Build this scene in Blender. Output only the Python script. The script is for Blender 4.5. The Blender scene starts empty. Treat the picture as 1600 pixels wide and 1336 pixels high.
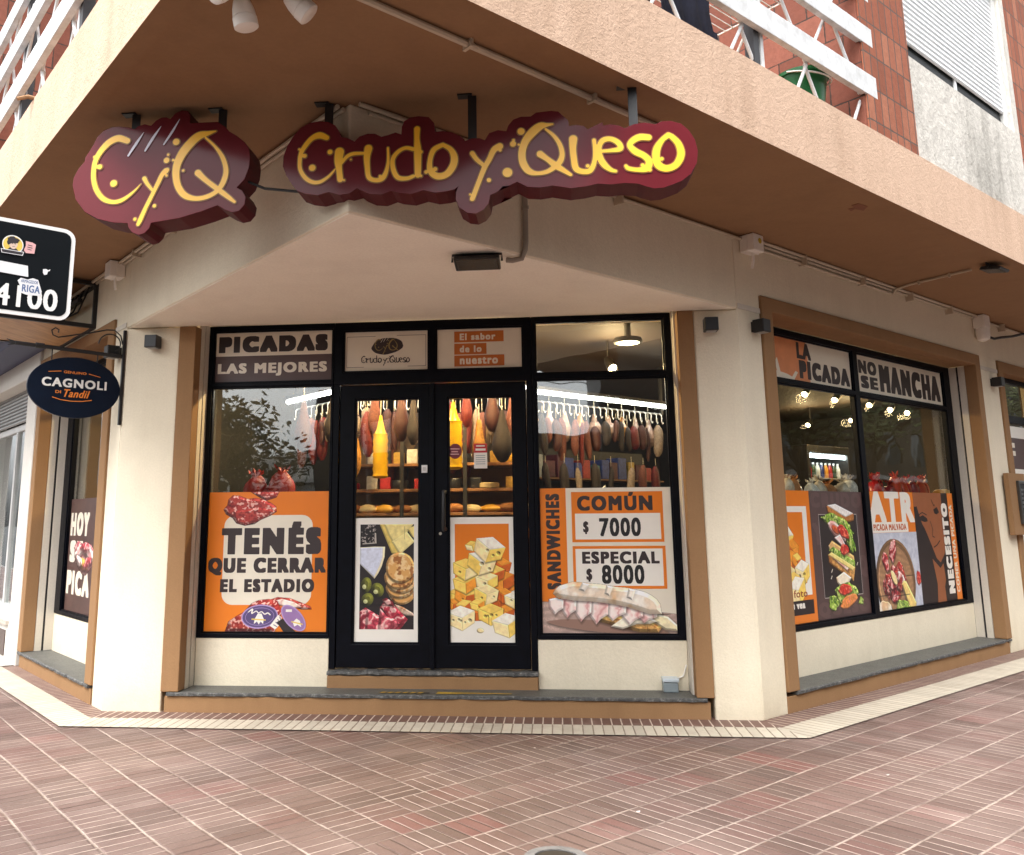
import bpy, bmesh, math, random
import numpy as np
from mathutils import Vector, Matrix
from mathutils.geometry import tessellate_polygon
random.seed(7)
SC = bpy.context.scene
COL = SC.collection
# ---------------------------------------------------------------- camera
cam_d = bpy.data.cameras.new('camera'); cam = bpy.data.objects.new('camera', cam_d); COL.objects.link(cam)
cam_d.sensor_width = 36.0; cam_d.lens = 30.222; cam_d.shift_x = 0.0426; cam_d.shift_y = -0.0657
cam_d.clip_start = 0.05; cam_d.clip_end = 600
def cam_matrix(yaw, pitch, roll, loc):
    cy, sy, cp, sp, cr, sr = math.cos(yaw), math.sin(yaw), math.cos(pitch), math.sin(pitch), math.cos(roll), math.sin(roll)
    Rz = Matrix(((cy, -sy, 0), (sy, cy, 0), (0, 0, 1))); Rx = Matrix(((1, 0, 0), (0, cp, sp), (0, -sp, cp)))
    M = Matrix(((1, 0, 0), (0, 0, -1), (0, 1, 0))); Rr = Matrix(((cr, -sr, 0), (sr, cr, 0), (0, 0, 1)))
    A = Rr @ M @ Rx @ Rz
    x, y, z = A[0], -A[1], -A[2]
    return Matrix(((x[0], y[0], z[0], loc[0]), (x[1], y[1], z[1], loc[1]), (x[2], y[2], z[2], loc[2]), (0, 0, 0, 1)))
cam.matrix_world = cam_matrix(-0.0996, 0.1818, -0.0085, (0, 0, 1.4))
SC.camera = cam
# ---------------------------------------------------------------- world, sun, exposure
SUN_EL, SUN_AZ = math.radians(60), math.radians(200)      # direction towards the sun, azimuth clockwise from +Y
w = bpy.data.worlds.new('World'); SC.world = w; w.use_nodes = True
wn = w.node_tree; wn.nodes.clear()
sky = wn.nodes.new('ShaderNodeTexSky'); sky.sky_type = 'NISHITA'; sky.sun_disc = False
sky.sun_elevation = SUN_EL; sky.sun_rotation = SUN_AZ; sky.air_density = 1.0; sky.dust_density = 5.0; sky.ozone_density = 1.0
hs = wn.nodes.new('ShaderNodeHueSaturation'); hs.inputs['Saturation'].default_value = 0.12
bg = wn.nodes.new('ShaderNodeBackground'); bg.inputs['Strength'].default_value = 0.15
wo = wn.nodes.new('ShaderNodeOutputWorld')
wn.links.new(sky.outputs[0], hs.inputs['Color']); wn.links.new(hs.outputs[0], bg.inputs[0]); wn.links.new(bg.outputs[0], wo.inputs[0])
sd = bpy.data.lights.new('sun', 'SUN'); sun = bpy.data.objects.new('sun', sd); COL.objects.link(sun)
sd.energy = 0.6; sd.angle = math.radians(35); sd.color = (1.0, 0.98, 0.95)
dirv = Vector((math.sin(SUN_AZ) * math.cos(SUN_EL), math.cos(SUN_AZ) * math.cos(SUN_EL), math.sin(SUN_EL)))
sun.rotation_euler = dirv.to_track_quat('Z', 'Y').to_euler()
SC.view_settings.view_transform = 'Standard'; SC.view_settings.look = 'None'
SC.view_settings.exposure = 1.88; SC.view_settings.gamma = 1.0; SC.view_settings.use_curve_mapping = False
SC.render.engine = 'CYCLES'
SC.cycles.max_bounces = 10; SC.cycles.transparent_max_bounces = 16; SC.cycles.diffuse_bounces = 5
SC.cycles.caustics_reflective = False; SC.cycles.caustics_refractive = False

# ---------------------------------------------------------------- frames of reference
S = 2 ** -.5
YC = 6.487; PRX = 1.391; PLX = -3.425
class Fr:
    """local (u, o, z): u along the wall, o out of the wall, z up"""
    def __init__(s, O, u, n, up=(0, 0, 1)): s.O, s.u, s.n, s.up = Vector(O), Vector(u), Vector(n), Vector(up)
    def __call__(s, u, o, z): return s.O + s.u * u + s.n * o + s.up * z
FW = Fr((0, 0, 0), (1, 0, 0), (0, 1, 0))
FC = Fr((0, YC, 0), (1, 0, 0), (0, -1, 0))
FR = Fr((PRX, YC, 0), (S, S, 0), (S, -S, 0))
FL = Fr((PLX, YC, 0), (-S, S, 0), (-S, -S, 0))
COR = Vector((-1.017, 4.079, 0))
FAB = Fr(COR, (S, S, 0), (-S, S, 0))          # (a, b, z): a along right street, b along left street
ULC = 3.405                                   # corner of the two street walls lies at u = -ULC on both

# ---------------------------------------------------------------- material helpers
def srgb(r, g, b):
    f = lambda c: (c / 255 / 12.92) if c / 255 <= .04045 else ((c / 255 + .055) / 1.055) ** 2.4
    return (f(r), f(g), f(b))
class E:
    """tiny expression wrapper round node sockets"""
    def __init__(s, nt, sock): s.nt, s.k = nt, sock
    def op(s, o, b=None, c=None):
        n = s.nt.nodes.new('ShaderNodeMath'); n.operation = o
        for i, v in enumerate((s, b, c)):
            if v is None: continue
            if isinstance(v, E): s.nt.links.new(v.k, n.inputs[i])
            else: n.inputs[i].default_value = v
        return E(s.nt, n.outputs[0])
    def __add__(s, b): return s.op('ADD', b)
    def __sub__(s, b): return s.op('SUBTRACT', b)
    def __mul__(s, b): return s.op('MULTIPLY', b)
    def __truediv__(s, b): return s.op('DIVIDE', b)
    def __gt__(s, b): return s.op('GREATER_THAN', b)
    def __lt__(s, b): return s.op('LESS_THAN', b)
    def floor(s): return s.op('FLOOR')
    def frac(s): return s.op('FRACT')
    def mx(s, b): return s.op('MAXIMUM', b)
    def mn(s, b): return s.op('MINIMUM', b)
    def ab(s): return s.op('ABSOLUTE')
    def sat(s): return s.op('MAXIMUM', 0.0).op('MINIMUM', 1.0)
class M:
    def __init__(s, name, rough=.6, metal=0.0, spec=.5):
        s.m = bpy.data.materials.new(name); s.m.use_nodes = True; s.nt = s.m.node_tree
        s.b = s.nt.nodes['Principled BSDF']; s.out = s.nt.nodes['Material Output']
        s.b.inputs['Roughness'].default_value = rough; s.b.inputs['Metallic'].default_value = metal
        s.b.inputs['Specular IOR Level'].default_value = spec
    def n(s, t): return s.nt.nodes.new(t)
    def link(s, a, b): s.nt.links.new(a.k if isinstance(a, E) else a, b)
    def pos(s):
        if not hasattr(s, '_p'):
            g = s.n('ShaderNodeNewGeometry'); x = s.n('ShaderNodeSeparateXYZ'); s.link(g.outputs['Position'], x.inputs[0])
            s._g = g.outputs['Position']; s._p = [E(s.nt, x.outputs[i]) for i in range(3)]
        return s._p
    def vec(s, x, y, z):
        c = s.n('ShaderNodeCombineXYZ')
        for i, v in enumerate((x, y, z)):
            if isinstance(v, E): s.link(v, c.inputs[i])
            else: c.inputs[i].default_value = v
        return c.outputs[0]
    def noise(s, scale, detail=4, rough=.55, vec=None, stretch=None):
        s.pos(); t = s.n('ShaderNodeTexNoise'); t.inputs['Scale'].default_value = scale
        t.inputs['Detail'].default_value = detail; t.inputs['Roughness'].default_value = rough
        v = vec or s._g
        if stretch:
            mp = s.n('ShaderNodeMapping'); mp.inputs['Scale'].default_value = stretch; s.link(v, mp.inputs[0]); v = mp.outputs[0]
        s.link(v, t.inputs['Vector']); return E(s.nt, t.outputs[0])
    def white(s, vec):
        t = s.n('ShaderNodeTexWhiteNoise'); s.link(vec, t.inputs[0]); return E(s.nt, t.outputs[0])
    def voro(s, scale, feature='F1', vec=None):
        s.pos(); t = s.n('ShaderNodeTexVoronoi'); t.feature = feature; t.inputs['Scale'].default_value = scale
        s.link(vec or s._g, t.inputs['Vector']); return E(s.nt, t.outputs['Distance'])
    def ramp(s, e, stops):
        r = s.n('ShaderNodeValToRGB'); s.link(e, r.inputs[0]); el = r.color_ramp.elements
        while len(el) < len(stops): el.new(0.5)
        for q, (p, c) in zip(el, stops): q.position = p; q.color = (*c, 1)
        return r.outputs[0]
    def mix(s, f, a, b, mode='MIX'):
        x = s.n('ShaderNodeMix'); x.data_type = 'RGBA'; x.blend_type = mode
        for k, v in ((0, f), (6, a), (7, b)):
            if isinstance(v, (int, float)): x.inputs[k].default_value = v
            elif isinstance(v, tuple): x.inputs[k].default_value = (*v, 1)
            else: s.link(v, x.inputs[k])
        return x.outputs[2]
    def color(s, c):
        if isinstance(c, tuple): s.b.inputs['Base Color'].default_value = (*c, 1)
        else: s.link(c, s.b.inputs['Base Color'])
        return s
    def rough(s, e): s.link(e, s.b.inputs['Roughness']); return s
    def bump(s, h, strength=.3, dist=.01):
        b = s.n('ShaderNodeBump'); b.inputs['Strength'].default_value = strength; b.inputs['Distance'].default_value = dist
        s.link(h, b.inputs['Height']); s.link(b.outputs[0], s.b.inputs['Normal']); return s
def scl(c, k): return tuple(min(1, x * k) for x in c)
_mc = {}
def flat(name, c, rough=.5, metal=0.0, var=.10, scale=9, bump=0.0, spec=.5):
    """plain coloured material with a little tone variation"""
    if name in _mc: return _mc[name]
    m = M(name, rough, metal, spec)
    n = m.noise(scale, 5)
    m.color(m.ramp(n, [(.25, scl(c, 1 - var)), (.75, scl(c, 1 + var))]))
    if bump: m.bump(m.noise(scale * 12, 4), bump, .004)
    _mc[name] = m.m; return m.m
def emis(name, c, k):
    if name in _mc: return _mc[name]
    m = M(name, .4); m.color(c); m.b.inputs['Emission Color'].default_value = (*c, 1); m.b.inputs['Emission Strength'].default_value = k
    _mc[name] = m.m; return m.m
def stucco(name, c, grain=90, strength=.5, dirt=.12, dirtc=(.35, .28, .2), low=0.0, dist=.006, var=.05):
    m = M(name, .85, spec=.25); x, y, z = m.pos()
    big = m.noise(1.3, 5); streak = m.noise(2.2, 4, stretch=(3, 3, .35)); fine = m.noise(grain, 5, .65)
    col = m.ramp(fine, [(.3, scl(c, 1 - var)), (.7, scl(c, 1 + var))])
    patch = m.noise(2.3, 3, .6)
    col = m.mix(((patch - .5) * 5.0).sat() * .16, col, scl(c, .74)); col = m.mix(((patch * -1.0 + .42) * 6.0).sat() * .12, col, scl(c, 1.12))
    d = ((big * streak) - .2).sat() * (dirt * 6)
    if low:
        d = d + ((z * -1.0 + low) / low).sat() * m.noise(6, 5) * .55
    col = m.mix(d.sat(), col, dirtc)
    m.color(col); m.bump(fine * .6 + m.noise(grain * .3, 4) * .8, strength, dist)
    return m.m
MAT = {}
MAT['cream'] = stucco('cream_wall_paint', srgb(231, 221, 198), 70, .6, .10, srgb(180, 164, 134), low=.36)
MAT['cream_dim'] = stucco('cream_ceiling_paint', srgb(246, 241, 226), 60, .25, .05, srgb(165, 140, 110))
MAT['white_plaster'] = stucco('white_neighbour_paint', srgb(214, 210, 202), 60, .3, .08, srgb(160, 155, 148), low=.4)
MAT['brown'] = stucco('tan_brown_trim_paint', srgb(148, 114, 80), 110, .3, .14, srgb(100, 72, 46), var=.06)
MAT['soffit'] = stucco('brown_soffit_paint', srgb(150, 117, 86), 40, .15, .14, srgb(108, 82, 60), var=.04)
MAT['fascia'] = stucco('rough_tan_fascia_render', srgb(207, 176, 152), 95, .55, .22, srgb(150, 118, 92), dist=.013, var=.09)
MAT['render_old'] = stucco('old_whitewashed_render', srgb(206, 201, 192), 26, 1.0, .42, srgb(128, 124, 116), dist=.015, var=.14)
MAT['jamb'] = stucco('white_jamb_paint', srgb(214, 206, 192), 60, .2, .1, srgb(150, 145, 135), low=.5)
def glossy_black():
    m = M('dark_navy_metal_paint', .38); n = m.noise(14, 6)
    m.color(m.ramp(n, [(.3, (.001, .0014, .0032)), (.75, (.0024, .0032, .007))])); m.rough(m.noise(30, 4) * .2 + .34); m.b.inputs['Specular IOR Level'].default_value = .11; return m.m
MAT['frame'] = glossy_black()
MAT['black'] = flat('black_painted_iron', (.012, .012, .013), .45)
def slate_m():
    m = M('grey_slate_stone', .5); n = m.noise(9, 8, .7); v = m.noise(55, 6, .7)
    m.color(m.mix(.5, m.ramp(n, [(.3, (.04, .042, .04)), (.7, (.13, .13, .12))]), m.ramp(v, [(.35, (.035, .038, .035)), (.7, (.18, .18, .165))])))
    m.bump(v + n, .6, .008); return m.m
MAT['slate'] = slate_m()
def slate_worn():
    m = M('chipped_slate_edge', .7); v = m.noise(28, 8, .75)
    m.color(m.ramp(v, [(.35, (.03, .03, .03)), (.55, (.11, .11, .105)), (.70, (.34, .33, .31))])); m.bump(v, .9, .012); return m.m
MAT['slate_edge'] = slate_worn()
def glass_m(name, tint=(1, 1, 1), refl=1.0):
    m = M(name); nt = m.nt
    lw = m.n('ShaderNodeLayerWeight'); lw.inputs['Blend'].default_value = .5
    fz = E(nt, lw.outputs['Facing']); f5 = fz * fz * fz * fz * fz      # Schlick, same from both sides
    t = m.n('ShaderNodeBsdfTransparent'); t.inputs[0].default_value = (*tint, 1)
    g = m.n('ShaderNodeBsdfGlossy'); g.inputs['Roughness'].default_value = .01; g.inputs[0].default_value = (.95, .97, 1, 1)
    n = m.noise(1.6, 2); b = m.n('ShaderNodeBump'); b.inputs['Strength'].default_value = .05; b.inputs['Distance'].default_value = .05
    m.link(n, b.inputs['Height']); m.link(b.outputs[0], g.inputs['Normal'])
    f = (f5 * .96 + .045) * refl
    x = m.n('ShaderNodeMixShader'); m.link(f.sat(), x.inputs[0]); nt.links.new(t.outputs[0], x.inputs[1]); nt.links.new(g.outputs[0], x.inputs[2])
    nt.links.new(x.outputs[0], m.out.inputs[0]); return m.m
MAT['glass'] = glass_m('shop_window_glass', (.90, .93, .91), 1.9); MAT['glass_side'] = glass_m('side_window_glass', (.90, .93, .91), 1.15)
def brick_m(name, bw, bh, c0, c1, mortar, jw=.006, stag=0.0):
    m = M(name, .8, spec=.3); x, y, z = m.pos()
    h = y * (2 * S)                                          # a + b: works on faces along either street
    v = z / bh; row = v.floor()
    uu = h / bw + row * stag; col = uu.floor()
    fu, fv = uu.frac(), v.frac()
    wob = (m.noise(22, 3) - .5) * .05
    ju = (fu + wob).mn((fu * -1.0 + 1.0) + wob) * bw; jv = (fv + wob).mn((fv * -1.0 + 1.0) + wob) * bh
    joint = ju.mn(jv) < jw
    r = m.white(m.vec(col, row, 3.0)); n = m.noise(26, 6, .7)
    base = m.ramp(r, [(0, c0), (.5, scl(c0, 1.25)), (1, c1)])
    base = m.mix((n - .35).sat() * .9, base, scl(c0, .45))
    m.color(m.mix(joint, base, mortar)); m.bump((joint * -1.0 + 1.0) * .7 + n * .4, .8, .012); return m.m
MAT['brick'] = brick_m('red_brick_stack_bond', .103, .255, srgb(140, 80, 58), srgb(172, 110, 84), srgb(92, 80, 72))
MAT['brick_big'] = brick_m('red_hollow_block_wall', .25, .25, srgb(112, 64, 50), srgb(140, 86, 70), srgb(62, 50, 44), .005, .5)
def tiles_m():
    m = M('red_ribbed_pavement_tiles', .55, spec=.4); x, y, z = m.pos()
    dx, dy = x - COR.x, y - COR.y
    wv = m.noise(.9, 2); wv2 = m.noise(1.1, 2)
    wf = m.noise(9, 3); wf2 = m.noise(10.5, 3)
    a = dx * S + dy * S + (wv - .5) * .03 + (wf - .5) * .009; b = dx * -S + dy * S + (wv2 - .5) * .03 + (wf2 - .5) * .009
    T = .22
    ta, tb = (a - .03) / T, (b - .06) / T
    ia, ib = ta.floor(), tb.floor(); fa, fb = ta.frac(), tb.frac()
    left = (ib - ia) > -1.5
    # p = across the street (wide joints), q = along it (three ribs per tile)
    p = fb + (fa - fb) * left; q = fa + (fb - fa) * left
    ep = p.mn(p * -1.0 + 1.0) * T; q3 = (q * 3.0).frac(); eq = q3.mn(q3 * -1.0 + 1.0) * (T / 3)
    jw = m.noise(14, 3)
    joint = ((ep * -1.0 + .0066 + (jw - .5) * .006) * 500.0).sat(); groove = ((eq * -1.0 + .0052 + (jw - .5) * .004) * 600.0).sat()
    line = joint.mx(groove)
    tid = m.white(m.vec(ia, ib, 1.0)); sid = m.white(m.vec((ta * 3.0).floor() * (left * -1.0 + 1.0) + ia * 3.0, (tb * 3.0).floor() * left + ib * 3.0, 5.0))
    fine = m.noise(60, 6, .7); big = m.noise(.7, 4); mid = m.noise(5, 5, .65)
    c = m.ramp(tid, [(0, srgb(84, 68, 62)), (.4, srgb(104, 84, 77)), (.7, srgb(95, 74, 68)), (.93, srgb(104, 77, 71)), (1, srgb(108, 70, 65))])
    c = m.mix((sid - .5).ab() * .5, c, srgb(100, 74, 66))
    c = m.mix((fine - .3).sat() * .5, c, srgb(92, 70, 64))
    dust = ((big - .42) * 3.0).sat() * .65 + ((mid - .5) * 3).sat() * .25
    c = m.mix((dust * (sid * .9 + tid * .5 + .2)).sat() * .8, c, srgb(150, 132, 124))
    dk = ((m.noise(2.1, 5) - .54) * 4).sat() * (sid * .7 + .1)
    c = m.mix(dk, c, srgb(70, 56, 50))
    lc = m.ramp(m.noise(3.5, 4), [(.35, srgb(122, 106, 97)), (.6, srgb(176, 160, 148))])
    gk = m.noise(1.3, 4) + (sid - .5) * .5                         # some grooves are filled with pale mortar, others are dark and open
    gc = m.ramp(gk, [(.28, srgb(74, 58, 52)), (.42, srgb(138, 118, 108)), (.58, srgb(178, 160, 148))])
    c = m.mix(groove * .88, c, gc); c = m.mix(joint * .78, c, lc)
    rim = ((eq * -1.0 + .014) * 90).sat() * (groove * -1.0 + 1.0); c = m.mix(rim * .35, c, srgb(70, 54, 49))  # rib edges darkened in colour, standing in for shade beside the grooves
    spot = (m.voro(5.0) < .035) * (m.noise(4, 2) > .6)
    c = m.mix(spot, c, srgb(214, 208, 202))
    m.color(c); m.rough(fine * .3 + .45); m.bump(((eq * 90.0).sat() * (ep * 70.0).sat()) * .8 + fine * .3, .9, .008); return m.m
MAT['tiles'] = tiles_m()
def band_m(name, c, dirtc, jc, frame):
    """ribbed border tiles; ribs run across the band"""
    m = M(name, .6, spec=.35); x, y, z = m.pos()
    t = x * frame.u.x + y * frame.u.y
    q = (t / .0675).frac(); e = q.mn(q * -1.0 + 1.0) * .0675
    ln = ((e * -1.0 + .006 + (m.noise(20, 3) - .5) * .006) * 300).sat()
    fine = m.noise(45, 6, .7); big = m.noise(4, 5, .65)
    sid = m.white(m.vec((t / .0675).floor(), 2.0, 7.0))
    cc = m.mix((big - .5).sat() * 2.0, m.ramp(sid, [(0, scl(c, .86)), (1, scl(c, 1.06))]), dirtc); cc = m.mix((fine - .45).sat() * .8, cc, dirtc)
    m.color(m.mix(ln * .8, cc, jc)); m.bump((ln * -1.0 + 1.0) * .6 + fine * .3, .6, .005); return m.m
SIGN_A_AT=(-1.919, 3.16)
SIGN_B_AT=(-0.27, 3.11)
OUT_A=[(-0.54,-0.043),(-0.537,-0.001),(-0.516,0.047),(-0.484,0.085),(-0.482,0.109),(-0.463,0.14),(-0.442,0.178),(-0.424,0.22),(-0.391,0.254),(-0.35,0.27),(-0.301,0.272),(-0.251,0.264),(-0.223,0.253),(-0.203,0.269),(-0.168,0.277),(-0.133,0.267),(-0.107,0.295),(-0.08,0.309),(-0.052,0.31),(-0.03,0.298),(-0.004,0.329),(0.03,0.343),(0.065,0.337),(0.077,0.306),(0.076,0.269),(0.158,0.269),(0.226,0.268),(0.269,0.238),(0.29,0.212),(0.332,0.185),(0.375,0.148),(0.4,0.112),(0.408,0.062),(0.404,0.007),(0.383,-0.054),(0.344,-0.097),(0.375,-0.115),(0.393,-0.15),(0.388,-0.191),(0.363,-0.221),(0.323,-0.228),(0.289,-0.214),(0.247,-0.188),(0.168,-0.215),(0.048,-0.247),(-0.1,-0.265),(-0.109,-0.295),(-0.131,-0.318),(-0.165,-0.327),(-0.2,-0.311),(-0.222,-0.283),(-0.227,-0.262),(-0.306,-0.255),(-0.391,-0.231),(-0.463,-0.19),(-0.517,-0.121)]
STR_A=[[(-0.253,0.186,0.015),(-0.303,0.203,0.018),(-0.351,0.184,0.017),(-0.39,0.143,0.015),(-0.418,0.092,0.013),(-0.426,0.036,0.012),(-0.422,-0.021,0.012),(-0.402,-0.078,0.012),(-0.364,-0.125,0.012),(-0.314,-0.146,0.01),(-0.266,-0.14,0.01),(-0.22,-0.111,0.007),(-0.187,-0.081,0.004),(-0.166,-0.055,0.001)],[(-0.394,0.05,0.013),(-0.408,0.051,0.009)],[(-0.427,0.106,0.007)],[(-0.312,-0.045,0.018)],[(-0.148,-0.026,0.011),(-0.13,-0.056,0.009),(-0.101,-0.092,0.007)],[(-0.035,0.009,0.015),(-0.054,-0.011,0.012),(-0.075,-0.059,0.011),(-0.102,-0.12,0.01),(-0.132,-0.188,0.01),(-0.156,-0.248,0.011),(-0.166,-0.272,0.009)],[(-0.028,0.015,0.011)],[(-0.03,-0.016,0.007)],[(-0.085,-0.177,0.009)],[(-0.185,-0.244,0.008)],[(-0.034,0.067,0.015)],[(-0.027,0.098,0.007)],[(0.001,0.066,0.007)],[(0.012,0.166,0.018)],[(0.058,0.007,0.007)],[(0.222,0.214,0.003),(0.181,0.204,0.012),(0.134,0.193,0.021),(0.094,0.16,0.023),(0.049,0.102,0.023),(0.022,0.034,0.02),(0.022,-0.029,0.018),(0.039,-0.085,0.017),(0.075,-0.129,0.016),(0.131,-0.148,0.012),(0.191,-0.141,0.012),(0.244,-0.112,0.012),(0.275,-0.062,0.014),(0.285,-0.001,0.013),(0.263,0.07,0.011),(0.219,0.132,0.007),(0.169,0.18,0.005)],[(0.137,-0.01,0.017),(0.18,-0.051,0.013),(0.236,-0.095,0.013),(0.292,-0.139,0.012),(0.337,-0.175,0.007)]]
STREAK_A=[[(-0.244,0.104,0.005),(-0.203,0.172,0.007),(-0.165,0.233,0.001)],[(-0.154,0.126,0.005),(-0.115,0.196,0.007),(-0.073,0.261,0.001)],[(-0.055,0.156,0.004),(-0.012,0.226,0.006),(0.025,0.295,0.001)]]
OUT_B=[(-1.068,0.055),(-1.066,0.11),(-1.048,0.165),(-1.019,0.215),(-0.98,0.259),(-0.934,0.284),(-0.88,0.291),(-0.834,0.282),(-0.8,0.262),(-0.776,0.223),(-0.769,0.198),(-0.732,0.189),(-0.699,0.17),(-0.673,0.196),(-0.633,0.208),(-0.594,0.206),(-0.561,0.188),(-0.528,0.195),(-0.489,0.207),(-0.46,0.195),(-0.457,0.236),(-0.444,0.266),(-0.417,0.282),(-0.372,0.288),(-0.32,0.28),(-0.294,0.247),(-0.288,0.199),(-0.248,0.202),(-0.203,0.191),(-0.165,0.171),(-0.139,0.149),(-0.143,0.141),(-0.102,0.154),(-0.064,0.152),(-0.038,0.14),(-0.016,0.177),(0.028,0.19),(0.07,0.182),(0.08,0.212),(0.105,0.242),(0.143,0.255),(0.191,0.253),(0.22,0.273),(0.296,0.278),(0.329,0.272),(0.356,0.243),(0.377,0.221),(0.38,0.193),(0.421,0.196),(0.452,0.188),(0.47,0.17),(0.502,0.185),(0.543,0.203),(0.547,0.186),(0.583,0.19),(0.62,0.182),(0.65,0.166),(0.695,0.184),(0.744,0.19),(0.799,0.178),(0.831,0.191),(0.874,0.191),(0.922,0.174),(0.957,0.139),(0.984,0.088),(0.995,0.028),(0.987,-0.031),(0.957,-0.085),(0.913,-0.119),(0.869,-0.136),(0.826,-0.15),(0.778,-0.153),(0.736,-0.139),(0.706,-0.125),(0.639,-0.118),(0.571,-0.122),(0.51,-0.115),(0.454,-0.126),(0.38,-0.132),(0.29,-0.114),(0.231,-0.121),(0.168,-0.115),(0.119,-0.086),(0.08,-0.104),(0.046,-0.106),(0.049,-0.103),(0.023,-0.132),(-0.015,-0.148),(-0.023,-0.189),(-0.049,-0.223),(-0.087,-0.241),(-0.129,-0.234),(-0.167,-0.207),(-0.186,-0.162),(-0.183,-0.122),(-0.171,-0.093),(-0.192,-0.111),(-0.236,-0.119),(-0.288,-0.123),(-0.345,-0.107),(-0.409,-0.124),(-0.474,-0.114),(-0.506,-0.102),(-0.558,-0.12),(-0.616,-0.114),(-0.656,-0.095),(-0.682,-0.08),(-0.721,-0.106),(-0.773,-0.111),(-0.825,-0.094),(-0.884,-0.108),(-0.944,-0.098),(-0.991,-0.079),(-1.018,-0.044),(-1.049,0.006)]
STR_B=[[(-0.842,0.195,0.013),(-0.879,0.21,0.017),(-0.918,0.196,0.013),(-0.951,0.159,0.012),(-0.973,0.119,0.011),(-0.979,0.071,0.01),(-0.974,0.029,0.01),(-0.949,-0.013,0.011),(-0.912,-0.039,0.01),(-0.873,-0.041,0.009),(-0.834,-0.019,0.007),(-0.808,0.007,0.005),(-0.795,0.024,0.003)],[(-0.954,0.103,0.011),(-0.972,0.105,0.007)],[(-0.983,0.14,0.006)],[(-0.913,0.037,0.017)],[(-0.823,0.117,0.013)],[(-0.774,0.115,0.023),(-0.779,0.068,0.02),(-0.774,0.019,0.015),(-0.768,-0.032,0.015)],[(-0.748,-0.037,0.006)],[(-0.763,0.053,0.007),(-0.737,0.086,0.009),(-0.704,0.101,0.009),(-0.652,0.101,0.007)],[(-0.715,0.071,0.005)],[(-0.626,0.125,0.02),(-0.633,0.08,0.016),(-0.63,0.026,0.013),(-0.621,-0.029,0.012),(-0.585,-0.046,0.011),(-0.552,-0.036,0.013),(-0.533,0.0,0.01),(-0.524,0.054,0.007),(-0.526,0.123,0.005)],[(-0.565,-0.025,0.007)],[(-0.397,0.109,0.01),(-0.436,0.118,0.009),(-0.475,0.099,0.01),(-0.501,0.06,0.011),(-0.497,0.005,0.012),(-0.474,-0.037,0.012),(-0.429,-0.044,0.01),(-0.397,-0.034,0.009)],[(-0.378,0.216,0.015),(-0.379,0.163,0.013),(-0.375,0.101,0.018),(-0.374,0.033,0.017),(-0.374,-0.028,0.015)],[(-0.358,0.093,0.009)],[(-0.358,-0.034,0.007)],[(-0.248,0.125,0.011),(-0.294,0.1,0.013),(-0.313,0.043,0.012),(-0.31,-0.011,0.015),(-0.275,-0.04,0.017),(-0.23,-0.032,0.017),(-0.198,0.01,0.018),(-0.191,0.057,0.017),(-0.21,0.099,0.013),(-0.248,0.125,0.01)],[(-0.332,-0.015,0.01)],[(-0.287,-0.002,0.011)],[(-0.101,0.072,0.012),(-0.079,0.038,0.011),(-0.046,0.006,0.01)],[(0.036,0.101,0.017),(0.007,0.084,0.015),(-0.017,0.035,0.013),(-0.042,-0.009,0.013),(-0.069,-0.078,0.012),(-0.091,-0.136,0.012),(-0.103,-0.166,0.012)],[(0.038,0.08,0.008)],[(-0.113,-0.143,0.006)],[(-0.02,-0.073,0.011)],[(0.072,-0.038,0.024)],[(0.102,0.11,0.015)],[(0.105,0.13,0.007)],[(0.13,0.105,0.006)],[(0.143,0.174,0.018)],[(0.299,0.204,0.005),(0.27,0.201,0.01),(0.237,0.196,0.019),(0.198,0.165,0.022),(0.164,0.121,0.019),(0.147,0.072,0.018),(0.146,0.027,0.018),(0.157,-0.009,0.018),(0.18,-0.038,0.016),(0.217,-0.05,0.01),(0.264,-0.044,0.011),(0.302,-0.022,0.013),(0.331,0.007,0.014),(0.342,0.046,0.012),(0.331,0.097,0.011),(0.302,0.144,0.009),(0.265,0.179,0.006)],[(0.234,0.05,0.017),(0.271,0.02,0.013),(0.307,-0.012,0.016),(0.344,-0.039,0.012),(0.38,-0.065,0.008)],[(0.398,0.12,0.02),(0.395,0.073,0.016),(0.398,0.019,0.015),(0.407,-0.034,0.015),(0.441,-0.052,0.013),(0.475,-0.048,0.013),(0.495,-0.012,0.011),(0.503,0.041,0.01),(0.499,0.108,0.009)],[(0.464,-0.024,0.009)],[(0.528,0.049,0.007),(0.578,0.05,0.009),(0.624,0.057,0.013),(0.616,0.088,0.013),(0.58,0.11,0.012),(0.543,0.105,0.013),(0.523,0.073,0.012),(0.524,0.02,0.015),(0.544,-0.021,0.015),(0.574,-0.049,0.01),(0.598,-0.058,0.007)],[(0.762,0.108,0.015),(0.722,0.112,0.016),(0.688,0.097,0.015),(0.671,0.072,0.013),(0.695,0.04,0.016),(0.736,0.015,0.015),(0.76,-0.016,0.016),(0.746,-0.051,0.016),(0.703,-0.056,0.01),(0.66,-0.047,0.01),(0.648,-0.033,0.007)],[(0.728,-0.034,0.009)],[(0.761,-0.059,0.009)],[(0.858,0.115,0.013),(0.826,0.09,0.012),(0.799,0.045,0.017),(0.794,-0.008,0.017),(0.807,-0.041,0.018),(0.843,-0.056,0.016),(0.887,-0.039,0.016),(0.913,0.012,0.017),(0.904,0.066,0.015),(0.875,0.104,0.013),(0.858,0.116,0.011)],[(0.82,-0.006,0.009)]]
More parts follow.
